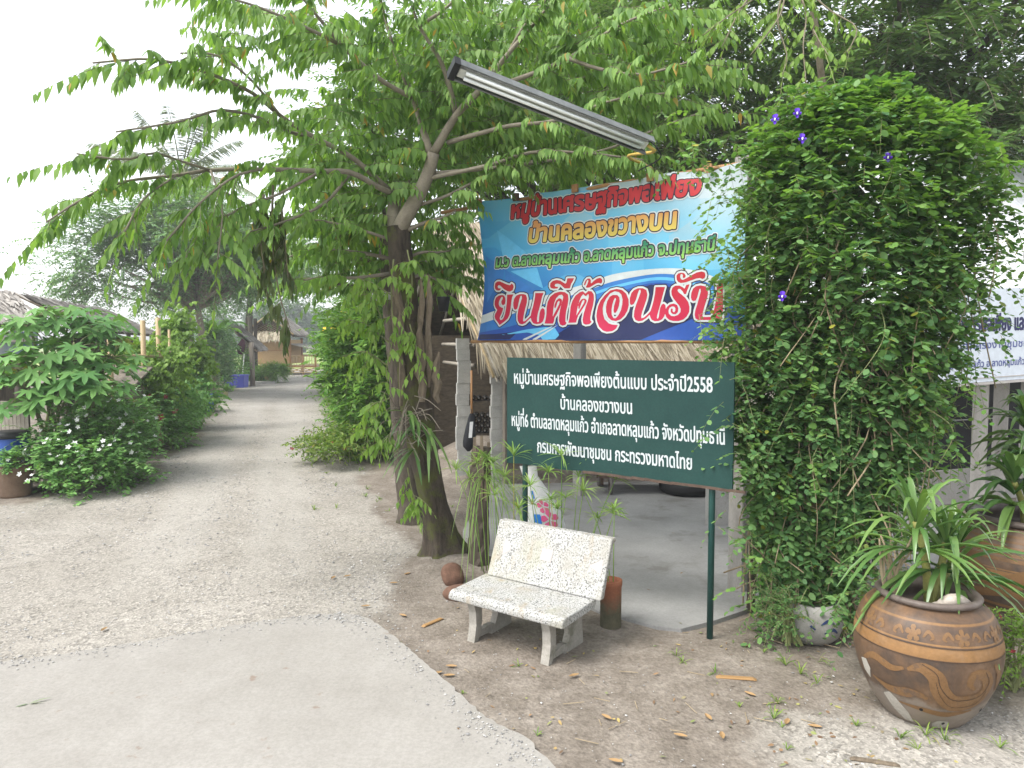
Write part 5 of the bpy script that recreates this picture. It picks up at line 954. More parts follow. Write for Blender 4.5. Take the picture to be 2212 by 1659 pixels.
BR = [ # picture path, depth from, depth to, start radius
 ([(937, 330), (985, 250), (1036, 195), (1097, 117), (1175, 26), (1220, -40)], 8.15, 7.6, .05), ([(985, 250), (971, 186), (949, 126), (906, 56), (876, -30)], 8.1, 7.6, .035),
 ([(932, 340), (915, 282), (893, 212), (858, 130), (830, 30), (815, -40)], 8.2, 8.0, .045), ([(1036, 195), (1123, 169), (1227, 126), (1335, 56), (1450, 10)], 8.0, 7.4, .03),
 ([(967, 308), (1036, 288), (1110, 270), (1201, 260), (1330, 215), (1450, 200)], 8.15, 7.3, .028), ([(924, 386), (1062, 355), (1149, 329), (1260, 330), (1390, 345)], 8.2, 7.5, .026), ([(930, 375), (1071, 362), (1200, 345), (1314, 321), (1440, 270), (1540, 235)], 8.25, 7.6, .025),
 ([(850, 420), (815, 403), (758, 373), (693, 370), (563, 366), (455, 368), (381, 379), (260, 394), (173, 433), (100, 480)], 8.4, 6.3, .034),
 ([(840, 410), (760, 340), (676, 295), (607, 251), (542, 199), (433, 152), (325, 128), (200, 136)], 8.4, 6.2, .032), ([(893, 212), (823, 173), (737, 100), (672, 65), (563, 17), (440, -20)], 8.1, 6.6, .028),
 ([(676, 295), (628, 286), (563, 256), (477, 238), (390, 262), (250, 285)], 8.0, 6.3, .02), ([(455, 368), (381, 345), (330, 330), (269, 345), (165, 332)], 7.2, 6.2, .014),
 ([(607, 251), (540, 170), (470, 120), (390, 115)], 7.4, 6.4, .014), ([(563, 366), (507, 381), (430, 440), (360, 520)], 7.3, 6.6, .014), ([(693, 370), (600, 420), (520, 450), (440, 500), (400, 560)], 7.6, 6.8, .016),
 ([(381, 379), (310, 430), (270, 500)], 6.9, 6.4, .010), ([(455, 368), (480, 450), (470, 560)], 7.1, 6.8, .010), ([(758, 373), (700, 440), (610, 480), (540, 500)], 8.1, 7.2, .02),
 ([(848, 520), (790, 500), (700, 478), (600, 470)], 8.5, 8.0, .02), ([(850, 590), (770, 600), (690, 600), (630, 610)], 8.7, 8.4, .025), ([(850, 560), (770, 545), (680, 540), (610, 560)], 8.8, 8.6, .025),
 ([(872, 500), (920, 480), (955, 470), (985, 455)], 8.35, 8.3, .03), ([(874, 560), (910, 545), (950, 545), (975, 540)], 8.5, 8.6, .022), ([(878, 600), (920, 595), (950, 610), (965, 640)], 8.5, 8.8, .02),
 ([(880, 450), (960, 425), (1040, 385), (1110, 360), (1190, 335)], 8.3, 8.2, .022), ([(740, 100), (690, 40), (640, -20)], 7.6, 7.2, .025), ([(906, 56), (960, 20), (1010, -30)], 7.8, 7.4, .022), ([(1227, 126), (1300, 150), (1390, 160), (1500, 130)], 7.7, 7.2, .022), ([(1097, 117), (1130, 60), (1180, 0)], 7.9, 7.6, .02)]
for pts, y0, y1, r in BR: grow(wood, stems, lf, path(pts, y0, y1), r, .008, .105, (.35, .7), 17, .165, .058)
# crown filling sprays around the limbs
for (x, y, rx, ry, Y0, Y1, n) in ((1060, 130, 330, 150, 8.2, 9.8, 260), (880, 230, 200, 200, 8.2, 9.6, 190), (1250, 270, 220, 90, 8.4, 9.4, 70), (740, 420, 130, 110, 8.2, 9.3, 90), (620, 60, 200, 60, 7.4, 8.6, 40), (1400, 100, 180, 110, 8, 9.2, 80)):
    ang = rng.uniform(0, 6.28, n); q = np.sqrt(rng.random(n)); S = np.array([at(x + rx * a * math.cos(b), y + ry * a * math.sin(b), rng.uniform(Y0, Y1)) for a, b in zip(q, ang)]); az = rng.uniform(0, 6.28, n)
    twigs(S, np.stack([np.cos(az), np.sin(az), rng.normal(size=n) * .25 + .1], -1), rng.uniform(.4, .75, n), .35, 17, .17, .068, stems, lf, T_LANCE, 'hang')
wood.build('limbs', M['bark_pale'], mt, True); stems.build('twigs', M['twig'], mt); lf.build('foliage', M['leaf_munt'], mt)
# wilted broken bough hanging over the track
stems, lf = MB(), MB()
for pts in ([(590, 400), (588, 470), (592, 560), (605, 640), (628, 715)], [(570, 420), (562, 500), (572, 590), (578, 650)], [(605, 430), (615, 520), (622, 600)]):
    P = smooth_path(path(pts, 7.6, 7.5), 30); stems.tube(P, np.linspace(.014, .004, 30), 6); i = rng.integers(2, 29, 16)
    twigs(P[i], rng.normal(size=(16, 3)) * .4 - UP, rng.uniform(.15, .3, 16), .2, 7, .16, .05, stems, lf, T_LANCE, 'limp')
stems.build('hanging_bough', M['twig'], mt); lf.build('wilted_leaves', M['leaf_wilt'], mt)
# second trunk with its own darker crown
t2 = tree('shade_tree', 'second tree close behind the mossy trunk with a darker low crown', gr(890, 1135))
b2 = gr(890, 1135); b2[1] += .2; P = np.array([b2 - A_(0, 0, .1)] + [at(x, y, 10.1) for x, y in ((884, 1060), (872, 930), (862, 800), (850, 690), (842, 580), (835, 500))]); mb = MB(); mb.tube(smooth_path(P, 30), np.interp(np.linspace(0, 1, 30), [0, .08, .3, 1], [.26, .185, .16, .12]), 16, jit=.05); mb.build('trunk', M['bark'], t2, True)
wood, stems, lf = MB(), MB(), MB(); top = P[-1]
for pts in ([(838, 520), (780, 440), (700, 400)], [(836, 510), (880, 400), (940, 300)], [(845, 600), (790, 560), (700, 530), (640, 540)], [(848, 640), (780, 620), (700, 610)], [(840, 560), (900, 500), (960, 480)], [(840, 600), (890, 570), (950, 580)], [(835, 500), (820, 380), (800, 260)]): grow(wood, stems, lf, path(pts, 10.1, 10.4), .03, .01, .14, (.4, .8), 15, .165, .066)
for (x, y, rx, ry, n) in ((730, 540, 120, 70, 90), (960, 540, 70, 70, 60), (820, 330, 180, 150, 150), (1180, 300, 200, 80, 110)):
    ang = rng.uniform(0, 6.28, n); q = np.sqrt(rng.random(n)); S = np.array([at(x + rx * a * math.cos(b), y + ry * a * math.sin(b), rng.uniform(9.8, 11.5)) for a, b in zip(q, ang)]); az = rng.uniform(0, 6.28, n)
    twigs(S, np.stack([np.cos(az), np.sin(az), rng.normal(size=n) * .2], -1), rng.uniform(.4, .8, n), .3, 16, .165, .066, stems, lf, T_LANCE, 'hang')
wood.build('limbs', M['bark'], t2, True); stems.build('twigs', M['twig'], t2); lf.build('foliage', M['leaf_munt2'], t2)
c = at(818, 642, 9.75); mb = MB(); mb.tube([c - A_(.12, 0, .0), c + A_(.16, .02, .02)], .05, 14); tag(mb.build('grey_pipe', flat('pvc_grey', (.42, .42, .41), .5), None, True, origin=tuple(c)), 'short pale grey pipe tied across the two tree trunks', 'pipe')
c = at(888 + 12, 640, 8.1); mb = MB(); mb.lathe([(0, -.09), (.05, -.09), (.07, .06), (.075, .07), (.062, .07), (.05, -.04), (0, -.05)], at(958, 655, 8.1), 18); tag(mb.build('hanging_pot', M['black_plastic'], None, True, origin=tuple(at(958, 655, 8.1))), 'small black pot fixed on the right side of the mossy trunk', 'pot')
# climber and orchids on the trunks
cl = thing('trunk_climber', 'light green climbing plant hanging on the mossy trunk', 'climber', tuple(tb + A_(-.1, -.3, 0))); stems, lf = MB(), MB()
for pts in ([(850, 560), (845, 640), (850, 720), (835, 800), (845, 860)], [(880, 540), (890, 600), (885, 690)], [(830, 700), (800, 640), (770, 640)], [(840, 740), (790, 700), (750, 690)], [(838, 790), (790, 760), (740, 770)], [(842, 860), (800, 880), (790, 930)], [(850, 930), (820, 960)], [(880, 1010), (890, 1060), (905, 1095)], [(850, 640), (800, 610), (770, 600)], [(885, 700), (900, 760), (905, 830)]):
    P = smooth_path(path(pts, 8.05, 7.95), 26); stems.tube(P, np.linspace(.009, .004, 26), 5); i = rng.integers(3, 26, 11)
    twigs(P[i], rng.normal(size=(11, 3)) * A_(.6, .5, .3) - A_(.1, .5, .1), rng.uniform(.15, .30, 11), .5, 7, .125, .055, stems, lf, T_LANCE, 'hang')
stems.build('stems', M['twig_green'], cl); lf.build('foliage', M['leaf_light'], cl)
oc_ = at(895, 880, 8.1); orc = thing('orchid_clump', 'orchid clump with strap leaves and pale roots tied to the mossy trunk', 'orchid', tuple(oc_)); lf, rt = MB(), MB()
for x, y, n in ((880, 890, 9), (905, 910, 10), (925, 930, 9), (865, 930, 7), (895, 970, 8)): straps(lf, at(x, y, 8.08), n - 3, .40, .045, (-.9, .4), .9, az=rng.uniform(3.2, 6.2, n - 3))
for k in range(34):
    c = at(rng.uniform(855, 935), rng.uniform(855, 960), 8.12 - rng.uniform(0, .1)); d = nrm(A_(rng.normal() * .9 - .2, -.5, rng.normal() * .35 - .15)); L_ = rng.uniform(.15, .5)
    rt.tube(smooth_path([c, c + d * L_ * .5 + A_(0, 0, rng.normal() * .04), c + d * L_ - UP * L_ * rng.uniform(.1, .6)], 8), np.linspace(.006, .0035, 8), 5)
lf.build('leaves', M['leaf_strap'], orc, True); rt.build('roots', M['bark_pale'], orc, True)
# ------------------------------------------------------------------ generic rounded trees
def crown_tree(name, label, base, top, crowns, leafmat_, trunk_r, leaf, wid, k, tl, n, mode='flat', tmpl=T_DIAM, cl=26, bark='bark', group=None, sig=.2, lean=None, low=-.6, stemr=.006):
    o = tree(name, label, base, group); base = np.asarray(base, float); top = np.asarray(top, float)
    mb = MB(); P = smooth_path([base - A_(0, 0, .1), base * .6 + top * .4 + (lean if lean is not None else A_(.15, 0, 0)), top], 18); mb.tube(P, np.linspace(trunk_r * 1.25, trunk_r * .6, 18), 12, jit=.05); mb.build('trunk', M[bark], o, True)
    wood, stems, lf = MB(), MB(), MB(); tot = sum(np.prod(c[1]) ** (2 / 3) for c in crowns)
    for c, r in crowns:
        m_ = int(n * np.prod(r) ** (2 / 3) / tot); S, D, C0 = clumps(m_, c, r, cl, sig, low)
        for q in C0[:10]: mid_ = (top + q) / 2 + rng.normal(size=3) * .12 * np.mean(r) + UP * .05; wood.tube(smooth_path([top + (np.asarray(c) - top) * .05, mid_, q], 10), np.linspace(trunk_r * .4, .012, 10), 6)
        T = D * .7 + rng.normal(size=S.shape) * .55 + UP * .15; twigs(S, T, rng.uniform(.7, 1.3, len(S)) * tl, .3, k, leaf, wid, stems, lf, tmpl, mode, r0=stemr)
    wood.build('limbs', M[bark], o, True); stems.build('twigs', M['twig'], o); lf.build('foliage', M[leafmat_], o); return o
crown_tree('rain_tree', 'big dark leafy tree rising behind the vine on the upper right', (7.2, 15.5, 0), (6.6, 15.3, 5.2), [((5.6, 14.6, 8.2), (3.6, 3.2, 2.6)), ((9.2, 14.6, 8.0), (3.2, 3, 2.8)), ((7.5, 14.2, 5.9), (4.2, 2.4, 1.7)), ((3.0, 15.2, 7.2), (2.4, 2.4, 2.2))], 'leaf_dark', .26, .21, .085, 16, .85, 3900, 'flat', T_OVAL, 44, sig=.13)
crown_tree('rain_tree', 'dark fine leafed tree at the upper right corner above the metal roof', (12.5, 16, 0), (11.6, 15.6, 4.5), [((10.6, 14.8, 7.6), (3.2, 3, 3.4)), ((12.6, 13.6, 6.2), (2.6, 2.6, 2.6)), ((9.6, 16.5, 5.6), (3, 2, 2))], 'leaf_dark', .26, .18, .06, 18, .85, 3400, 'flat', T_OVAL, 40, sig=.13)
crown_tree('rain_tree', 'tall leafy tree behind the thatched shelter roof', (1.6, 19.5, 0), (1.4, 19.3, 5.0), [((.6, 19, 8.5), (3.4, 3, 3.4)), ((3.8, 18.5, 9.5), (3.6, 3, 3.6)), ((-2.2, 19.6, 7.2), (2.6, 2.6, 2.2))], 'leaf_munt2', .24, .22, .085, 15, .9, 3400, 'flat', T_DIAM, 26, sig=.24)
# overhanging pale green sprays
py = tree('young_tree', 'slender young tree with pale green oval leaves hanging above the vine', (3.9, 8.9, 0)); wood, stems, lf = MB(), MB(), MB()
mb = MB(); mb.tube(smooth_path([(3.9, 8.9, -.1), (3.85, 8.8, 2), (3.7, 8.6, 4), (3.3, 8.3, 6.0), (3.0, 8.1, 7.0)], 20), np.linspace(.07, .03, 20), 8); mb.build('trunk', M['twig'], py, True)
for pts in ([(1700, -60), (1640, -10), (1580, 30), (1520, 75)], [(1700, -60), (1690, 20), (1660, 70), (1620, 120)], [(1700, -60), (1740, 20), (1735, 100), (1742, 185)], [(1700, -60), (1790, 20), (1850, 60), (1830, 115)], [(1720, -30), (1760, 70), (1790, 120)], [(1640, -30), (1600, 20), (1560, 100)], [(1700, -50), (1680, 40), (1700, 120), (1690, 160)]):
    grow(wood, stems, lf, path(pts, 8.1, 7.4), .012, .004, .17, (.2, .4), 9, .10, .055, .1, 'hang', T_OVAL, .5)
wood.build('limbs', M['twig'], py, True); stems.build('twigs', M['twig_green'], py); lf.build('foliage', M['leaf_light'], py)
# ------------------------------------------------------------------ flowering vine over the post
vn = thing('flowering_vine', 'dense butterfly pea vine with purple flowers covering a post right of the signs', 'vine', (2.6, 6.3, 0))
zk = [.05, .4, .9, 1.6, 2.3, 3.0, 3.6, 4.0, 4.3, 4.6]; rk_ = [.20, .27, .40, .60, .76, .86, .89, .86, .62, .12]; ck = [2.58, 2.58, 2.62, 2.72, 2.84, 2.93, 2.96, 2.95, 2.92, 2.9]
def vine_pts(n, k, z=None):
    z = rng.uniform(.12, 4.55, n) if z is None else z; a = rng.uniform(0, 2 * math.pi, n); r = np.interp(z, zk, rk_) * (1 + .15 * np.sin(a * 3 + z * 2.3) + .13 * np.sin(a * 7 + z * 5.1) + rng.normal(size=n) * .09) * k
    P = np.stack([np.interp(z, zk, ck) + r * np.cos(a), 6.35 + .72 * r * np.sin(a), z + rng.normal(size=n) * .04], -1); N = np.stack([np.cos(a), np.sin(a) * 1.2, .25 + .5 * (z > 3.9)], -1); return P, nrm(N), z
def near(z): 
    return z
stems, lf = MB(), MB()
P, N, z = vine_pts(5600, 1.0); P[:, 2] = np.minimum(P[:, 2], 4.6); keep = ~((N[:, 1] > .5) & (rng.random(len(P)) < .6)); P, N, z = P[keep], N[keep], z[keep]
yng = rng.random(len(P)) < np.clip((z - 2.9) / 1.5, .10, .75)
for sel, mi in ((~yng, 0), (yng, 1)):
    S = P[sel]; T = N[sel] * .8 + rng.normal(size=S.shape) * .7 + UP * (.2 if mi else -.25); twigs(S, T, rng.uniform(.10, .22, len(S)), .4, 7, .082, .053, stems, lf, T_ROUND, 'flat', mi, r0=.0025)
P, N, z = vine_pts(4200, .74); twigs(P, rng.normal(size=P.shape) + N * .3, rng.uniform(.1, .25, len(P)), .3, 7, .085, .06, stems, lf, T_ROUND, 'rand', 0, r0=.0025)
# whole sprigs reaching out from the silhouette
for x, y, n in ((1590, 330, 16), (1570, 430, 14), (1580, 520, 12), (1575, 620, 14), (1570, 700, 12), (1590, 800, 12), (1600, 900, 12), (1610, 1000, 14), (1585, 1140, 9), (1610, 1230, 8), (1500, 340, 10), (1450, 330, 8), (2100, 400, 16), (2130, 500, 18), (2150, 590, 16), (2110, 700, 16), (2080, 800, 14), (2060, 900, 14), (2020, 1000, 12), (1700, 210, 14), (1780, 195, 16), (1900, 220, 14), (2000, 270, 14), (1650, 1350, 10), (1740, 1390, 12), (1820, 1300, 16), (1880, 1250, 18), (1920, 1200, 14)):
    S = np.array([at(x + rng.normal() * 22, y + rng.normal() * 22, 6.0 + rng.normal() * .15 - (.55 if y > 1150 and x > 1780 else 0)) for _ in range(n)]); T = rng.normal(size=(n, 3)) * A_(1, .6, .6) - UP * .3
    twigs(S, T, rng.uniform(.15, .34, n), .5, 8, .066, .042, stems, lf, T_ROUND, 'flat', 0 if rng.random() < .6 else 1, r0=.0025)
tend = MB()
for k in range(70):
    z0 = rng.uniform(1.6, 4.3); q, nn, _ = vine_pts(1, 1.06, np.array([z0])); 
    if nn[0, 1] > .3: continue
    L_ = rng.uniform(.3, 1.0); pth = smooth_path([q[0], q[0] + nn[0] * .12 + A_(rng.normal() * .08, -.03, -L_ * .4), q[0] + nn[0] * .1 + A_(rng.normal() * .14, -.02, -L_)], 14); tend.tube(pth, np.linspace(.004, .002, 14), 4)
    i = rng.integers(2, 14, 6); twigs(pth[i], rng.normal(size=(6, 3)) * .5 + nn[0] * .5, rng.uniform(.08, .15, 6), .3, 5, .06, .04, None, lf, T_ROUND, 'flat', 1 if z0 > 3.4 else 0)
for k in range(420):
    z0 = rng.uniform(.3, 3.6) if k < 280 else rng.uniform(.5, 1.9); q, nn, _ = vine_pts(1, rng.uniform(.5, .98), np.array([z0])); L_ = rng.uniform(.4, 1.3); tend.tube(smooth_path([q[0], q[0] + rng.normal(size=3) * A_(.12, .1, .1) - UP * L_ * .5, q[0] + rng.normal(size=3) * A_(.2, .15, .1) - UP * min(L_, z0)], 10), rng.uniform(.003, .008), 4, m=1)
stems.build('stems', M['twig_green'], vn); lf.build('foliage', [M['leaf_vine'], M['leaf_vine_young']], vn); tend.build('tendrils', [M['twig_green'], M['twig_dry']], vn, True)
for k in range(60):
    q, nn, _ = vine_pts(1, 1.05, np.array([rng.uniform(.8, 3.4)])); 
    if nn[0, 1] > .2: continue
    pods = MB(); l = rng.uniform(.06, .11); d = nrm(A_(rng.normal() * .3, rng.normal() * .2, -1)); pods.tube([q[0], q[0] + d * l * .5 + A_(.006, 0, 0), q[0] + d * l], [.003, .006, .002], 5); pods.build('pod', M['dry_leaf'] if k % 3 == 0 else M['leaf_vine_young'], vn, True)
mb = MB(); mb.tube([(2.95, 6.5, -.05), (2.93, 6.45, 1.4), (2.9, 6.4, 2.6)], .05, 10); mb.tube([(2.2, 6.7, -.05), (2.25, 6.65, 2.2)], .04, 8); mb.build('support', M['wood_dark'], vn, True)
for x, y in ((1675, 258), (1732, 300), (1918, 340), (1722, 245), (1690, 640)):
    c = at(x, y, 5.55 if y < 400 else 5.7); mb = MB(); f_ = nrm(A_(rng.normal() * .3, -1, .25)); r_ = nrm(np.cross(f_, UP)); u_ = np.cross(r_, f_)
    for sx_, sy_, w_, h_ in ((0, .6, 1.1, 1.0), (-.55, -.1, .6, .6), (.55, -.1, .6, .6), (0, -.75, .7, .7)):
        n_ = 12; ring = [c + r_ * (sx_ + .5 * w_ * math.cos(a)) * .036 + u_ * (sy_ + .55 * h_ * math.sin(a)) * .036 + f_ * (.010 + .006 * math.cos(2 * a)) for a in np.arange(n_) * 2 * math.pi / n_]; mb.add([c + f_ * .0] + ring, [[0, i + 1, (i + 1) % n_ + 1] for i in range(n_)])
    fo = mb.build('flower', M['petal_purple'], vn); mb = MB(); mb.blob(c + f_ * .018 - u_ * .008, (.007, .007, .011), 8, 6, .02); mb.build('flower_eye', M['petal_white'], fo, True)
mb = MB(); p = at(1738, 185, 6.3); mb.tube([p - UP * 1.0 + A_(.05, 0, 0), p - UP * .45 + A_(.02, 0, 0), p], .026, 8, jit=.06); tag(mb.build('support_stick', M['wood_grey'], None, True, origin=tuple(p - UP * 1.0)), 'bare grey stick poking out of the top of the vine', 'stick')
# ------------------------------------------------------------------ strap leaved plants in the jars
def dracaena(name, lab, heads, base, n=26, L=.62, w=.04):
    o = thing(name, lab, 'plant', tuple(base)); lf, stm = MB(), MB()
    for h in heads:
        h = np.asarray(h, float); P = smooth_path([np.asarray(base, float), (np.asarray(base) + h) / 2 + A_(.02, 0, .03), h], 14); stm.tube(P, np.linspace(.03, .022, 14), 10)
        for kz in range(3): straps(lf, h - UP * .10 * kz, n // 2 + 3, L * (1 - .05 * kz), w, ((1.2, 3.0), (.6, 1.6), (.1, .8))[kz], 1.1)
    stm.build('stem', surf('stem_' + name, (.20, .22, .06), (.34, .32, .10), 9, .6, .2), o, True); lf.build('leaves', M['leaf_strap'], o, True); return o
dracaena('strap_plant', 'strap leaved plant with yellow green stems growing in the front jar', [(2.72, 4.92, 1.28), (2.96, 4.98, 1.12), (3.10, 5.1, 1.02)], (2.86, 4.98, .66), 24, .70, .042)
dracaena('strap_plant', 'glossy strap leaved plant growing in the jar at the right edge', [(4.45, 6.25, 1.52), (4.75, 6.35, 1.6), (4.25, 6.2, 1.3), (4.55, 6.5, 1.8)], (4.5, 6.4, .82), 20, .58, .06)
mb = MB(); 
for k in range(9): a_ = A_(2.60 + rng.normal() * .03, 4.92, .70); mb.tube(smooth_path([a_, a_ + A_(-.03 + rng.normal() * .03, .02, .2), a_ + A_(-.02 + rng.normal() * .07, .05, .34 + rng.random() * .16)], 9), np.linspace(.017, .006, 9), 6, jit=.1)
tag(mb.build('dead_vine', M['twig_dry'], None, True, origin=(2.6, 4.92, .68)), 'dry brown twisted stems standing in the left of the front jar', 'dead plant')
# ------------------------------------------------------------------ papyrus
def papyrus(name, lab, stems_, cat='papyrus'):
    """each stem: foot, head, and size of its umbrella of leaves"""
    f0 = stems_[0][0]; o = thing(name, lab, cat, tuple(f0)); st_, lf = MB(), MB()
    for f, h, s_ in stems_:
        f, h = np.asarray(f, float), np.asarray(h, float); st_.tube(smooth_path([f, f * .45 + h * .55 + A_((h[0] - f[0]) * -.12, 0, .03), h], 9), np.linspace(.0055, .0035, 9), 5)
        n = int(rng.integers(13, 20)); straps(lf, h, n, s_ * 1.25, .013, (-.1, 1.6), .6, seg=4); straps(lf, h, 7, s_ * .6, .007, (1.0, 3), .3, seg=3)
    st_.build('stems', M['leaf_papyrus'], o, True); lf.build('umbels', M['leaf_papyrus'], o, True); return o
stm = []
for x, y, s_, fx, Y in ((985, 1015, .2, 1045, 7.5), (1050, 990, .2, 1055, 7.5), (1065, 1000, .2, 1075, 7.45), (1090, 1030, .18, 1080, 7.4), (1030, 1000, .2, 1050, 7.6), (1015, 1035, .18, 1040, 7.6), (1110, 985, .22, 1110, 7.3), (1068, 1070, .16, 1085, 7.4)): f = np.array([(fx - CX) / FD * Y, Y, .1]); stm.append((f, at(x, y, Y - .2), s_))
papyrus('papyrus_clump', 'bushy papyrus clump beside the wooden stump', stm)
stm = []
for x, y, s_, fx, Y in ((1145, 1050, .2, 1180, 7.05), (1185, 1020, .2, 1190, 7.1), (1213, 985, .22, 1215, 7.0), (1222, 1075, .16, 1200, 7.0), (1260, 1060, .2, 1330, 6.9), (1330, 1035, .2, 1255, 6.9), (1190, 1080, .15, 1205, 7.0), (1290, 1120, .14, 1260, 6.9), (1325, 1110, .15, 1290, 6.85), (1205, 1100, .15, 1195, 7.1), (1250, 1030, .16, 1235, 7.0), (1270, 1000, .2, 1240, 7.1), (1120, 1100, .16, 1165, 7.2), (1150, 1090, .18, 1165, 7.2)): f = np.array([(fx - CX) / FD * Y, Y, .08]); stm.append((f, at(x, y, Y - .15), s_))
papyrus('papyrus_clump', 'tall papyrus stems rising behind the bench back in front of the sign', stm)
papyrus('papyrus_clump', 'thin papyrus stem standing in the red clay pipe', [(pc + A_(.02, 0, .30), at(1327, 1100, 6.3), .12), (pc + A_(-.03, .02, .30), at(1300, 1190, 6.35), .05), (pc + A_(-.05, .0, .30), at(1288, 1200, 6.4), .05), (pc + A_(-.02, -.02, .30), at(1310, 1215, 6.3), .04), (pc + A_(-.0, -.03, .30), at(1285, 1225, 6.35), .04)])
lf = MB(); straps(lf, (-.32, 7.88, 1.02), 46, .75, .009, (-.3, 1.2), 2.6, az=rng.uniform(4.2, 7.0, 46)); straps(lf, (-.34, 7.9, 1.15), 30, .35, .014, (-.1, 1.6), 1.0); tag(lf.build('grassy_epiphyte', M['leaf_papyrus'], None, True, origin=(-.36, 7.9, 1.02)), 'long grassy leaves hanging down the wooden stump', 'grass')
# ------------------------------------------------------------------ left verge plants
def bush(name, lab, c, r, n, leaf, wid, mat, k=9, tl=.25, mode='flat', tmpl=T_OVAL, cl=40, sig=.18, cat='shrub', flowers=None, group=None, droop=.3, low=-.25):
    c = np.asarray(c, float); o = thing(name, lab, cat, (c[0], c[1], max(0, c[2] - r[2])), group=group); stems, lf = MB(), MB()
    S, D, C0 = clumps(n, c, r, cl, sig, low, .5); S[:, 2] = np.maximum(S[:, 2], .05)
    for q in C0[:16]: stems.tube(smooth_path([(c[0] + rng.normal() * r[0] * .25, c[1] + rng.normal() * r[1] * .25, max(0, c[2] - r[2])), (c + q) / 2, q], 7), np.linspace(.014, .004, 7), 5)
    twigs(S, D * .6 + rng.normal(size=S.shape) * .6 + UP * .3, rng.uniform(.6, 1.3, len(S)) * tl, droop, k, leaf, wid, stems, lf, tmpl, mode, r0=.003)
    stems.build('stems', M['twig_green'], o); lf.build('foliage', M[mat], o)
    if flowers:
        fm, cnt, sz = flowers; F, q = ball_pts(cnt, c, np.asarray(r) * 1.08, .92, -.1); F = F[(F[:, 1] < c[1] + r[1] * .5)]; proto = None
        mb = MB(); 
        for a in np.arange(5) * 1.2566: d = A_(math.cos(a), math.sin(a), .35); X = A_(-math.sin(a), math.cos(a), 0); mb.add([A_(0, 0, 0), d * .55 + X * .32, d * 1.0, d * .55 - X * .32], np.array([[0, 1, 2, 3]]))
        for v in range(len(mb.v)): mb.v[v] = mb.v[v] * sz
        for p in F:
            if p[2] < .05: continue
            if proto is None: proto = mb.build('flower', M[fm]); f_ = proto; 
            else: f_ = proto.copy(); COL.objects.link(f_)
            f_.parent = o; f_.location = p - np.array(o.location); f_.rotation_euler = (rng.uniform(.2, 1.3), rng.normal() * .5, rng.normal() * .7); f_.scale = (rng.uniform(.7, 1.25),) * 3
    return o
bush('white_flower_bush', 'low round bush with white flowers spilling onto the track', (-7.25, 12.55, .35), (.85, 1.15, .85), 1500, .085, .055, 'leaf_bush', 9, .24, 'flat', T_ROUND, 60, .16, flowers=('petal_white', 95, .042), low=-.35)
bush('white_flower_bush', 'white flowered bush behind the round one, taller', (-7.55, 13.9, .7), (.75, .9, .95), 900, .085, .055, 'leaf_bush', 9, .24, 'flat', T_ROUND, 40, .16, flowers=('petal_white', 60, .042), low=-.5)
bush('potted_herb', 'leafy herb in the brown clay planter by the barrel', (bp[0] + .05, bp[1], .56), (.2, .2, .16), 90, .075, .05, 'leaf_bush', 8, .18, 'flat', T_ROUND, 14, cat='plant', flowers=('petal_white', 3, .05))
bush('red_flower_shrub', 'green shrub with dark red plumes along the left verge', (-8.35, 16.6, .6), (.8, 1.5, .85), 1100, .10, .06, 'leaf_bush', 9, .26, 'flat', T_OVAL, 50, flowers=('petal_red', 14, .085), low=-.5)
bush('herb_clump', 'low pale green herbs around the blue tub', (-9.7, 20.8, .35), (.8, 1.6, .55), 520, .10, .05, 'leaf_hedge', 8, .26, 'flat', T_OVAL, 26)
bush('herb_clump', 'small weedy herbs at the edge of the track beyond the tub', (-10.9, 25.6, .3), (.7, 1.0, .45), 260, .12, .05, 'leaf_hedge', 8, .26, 'flat', T_OVAL, 16)
ch = thing('chaya_plant', 'tall plant with big lobed leaves growing behind the white flower bush', 'plant', (-8.2, 13.2, 0)); lf, stm_ = MB(), MB()
tops = [at(x, y, Y) for x, y, Y in ((60, 690, 12.6), (120, 670, 13.0), (200, 690, 13.2), (160, 740, 12.6), (90, 760, 12.3), (240, 760, 12.9), (190, 800, 12.5), (60, 830, 12.2), (130, 830, 12.3), (230, 700, 13.6), (30, 780, 12.3), (150, 690, 13.4), (215, 830, 12.6))]
for p in tops:
    b = A_(-8.2 + rng.normal() * .25, 13.1 + rng.normal() * .2, 0); stm_.tube(smooth_path([b, (b + p) / 2 + A_(0, 0, .2), p], 12), np.linspace(.035, .018, 12), 7)
    n = 17; a = rng.uniform(0, 6.28, n); el_ = rng.uniform(-.5, .7, n); d = np.stack([np.cos(a), np.sin(a), el_], -1); d[:, 1] -= .35; d = nrm(d); L_ = rng.uniform(.25, .48, n); e = p - UP * rng.uniform(0, .35, n)[:, None] + d * L_[:, None]
    for q, w in zip(np.broadcast_to(p, e.shape) - UP * .1, e): stm_.tube([q, (q + w) / 2 + UP * .04, w], .006, 4)
    stamp(lf, T_PALM, e, d * A_(1, 1, .2) - UP * rng.uniform(.25, .8, (n, 1)), UP + d * .7 + rng.normal(size=(n, 3)) * .2, rng.uniform(.24, .36, n), rng.uniform(.24, .36, n))
stm_.build('stems', M['twig_green'], ch, True); lf.build('foliage', M['leaf_chaya'], ch)
bush('bean_vine', 'yellowish bean vine spread over the stake frame', (-8.45, 17.4, 1.75), (1.0, 1.2, .6), 700, .11, .08, 'leaf_light', 8, .3, 'hang', T_ROUND, 40, cat='vine', low=-.9)
bush('bean_vine', 'dark green lower vine hanging under the stake frame', (-8.9, 18.3, 1.0), (.9, 1.4, .7), 500, .11, .08, 'leaf_bush', 8, .3, 'hang', T_ROUND, 30, cat='vine', low=-.9)
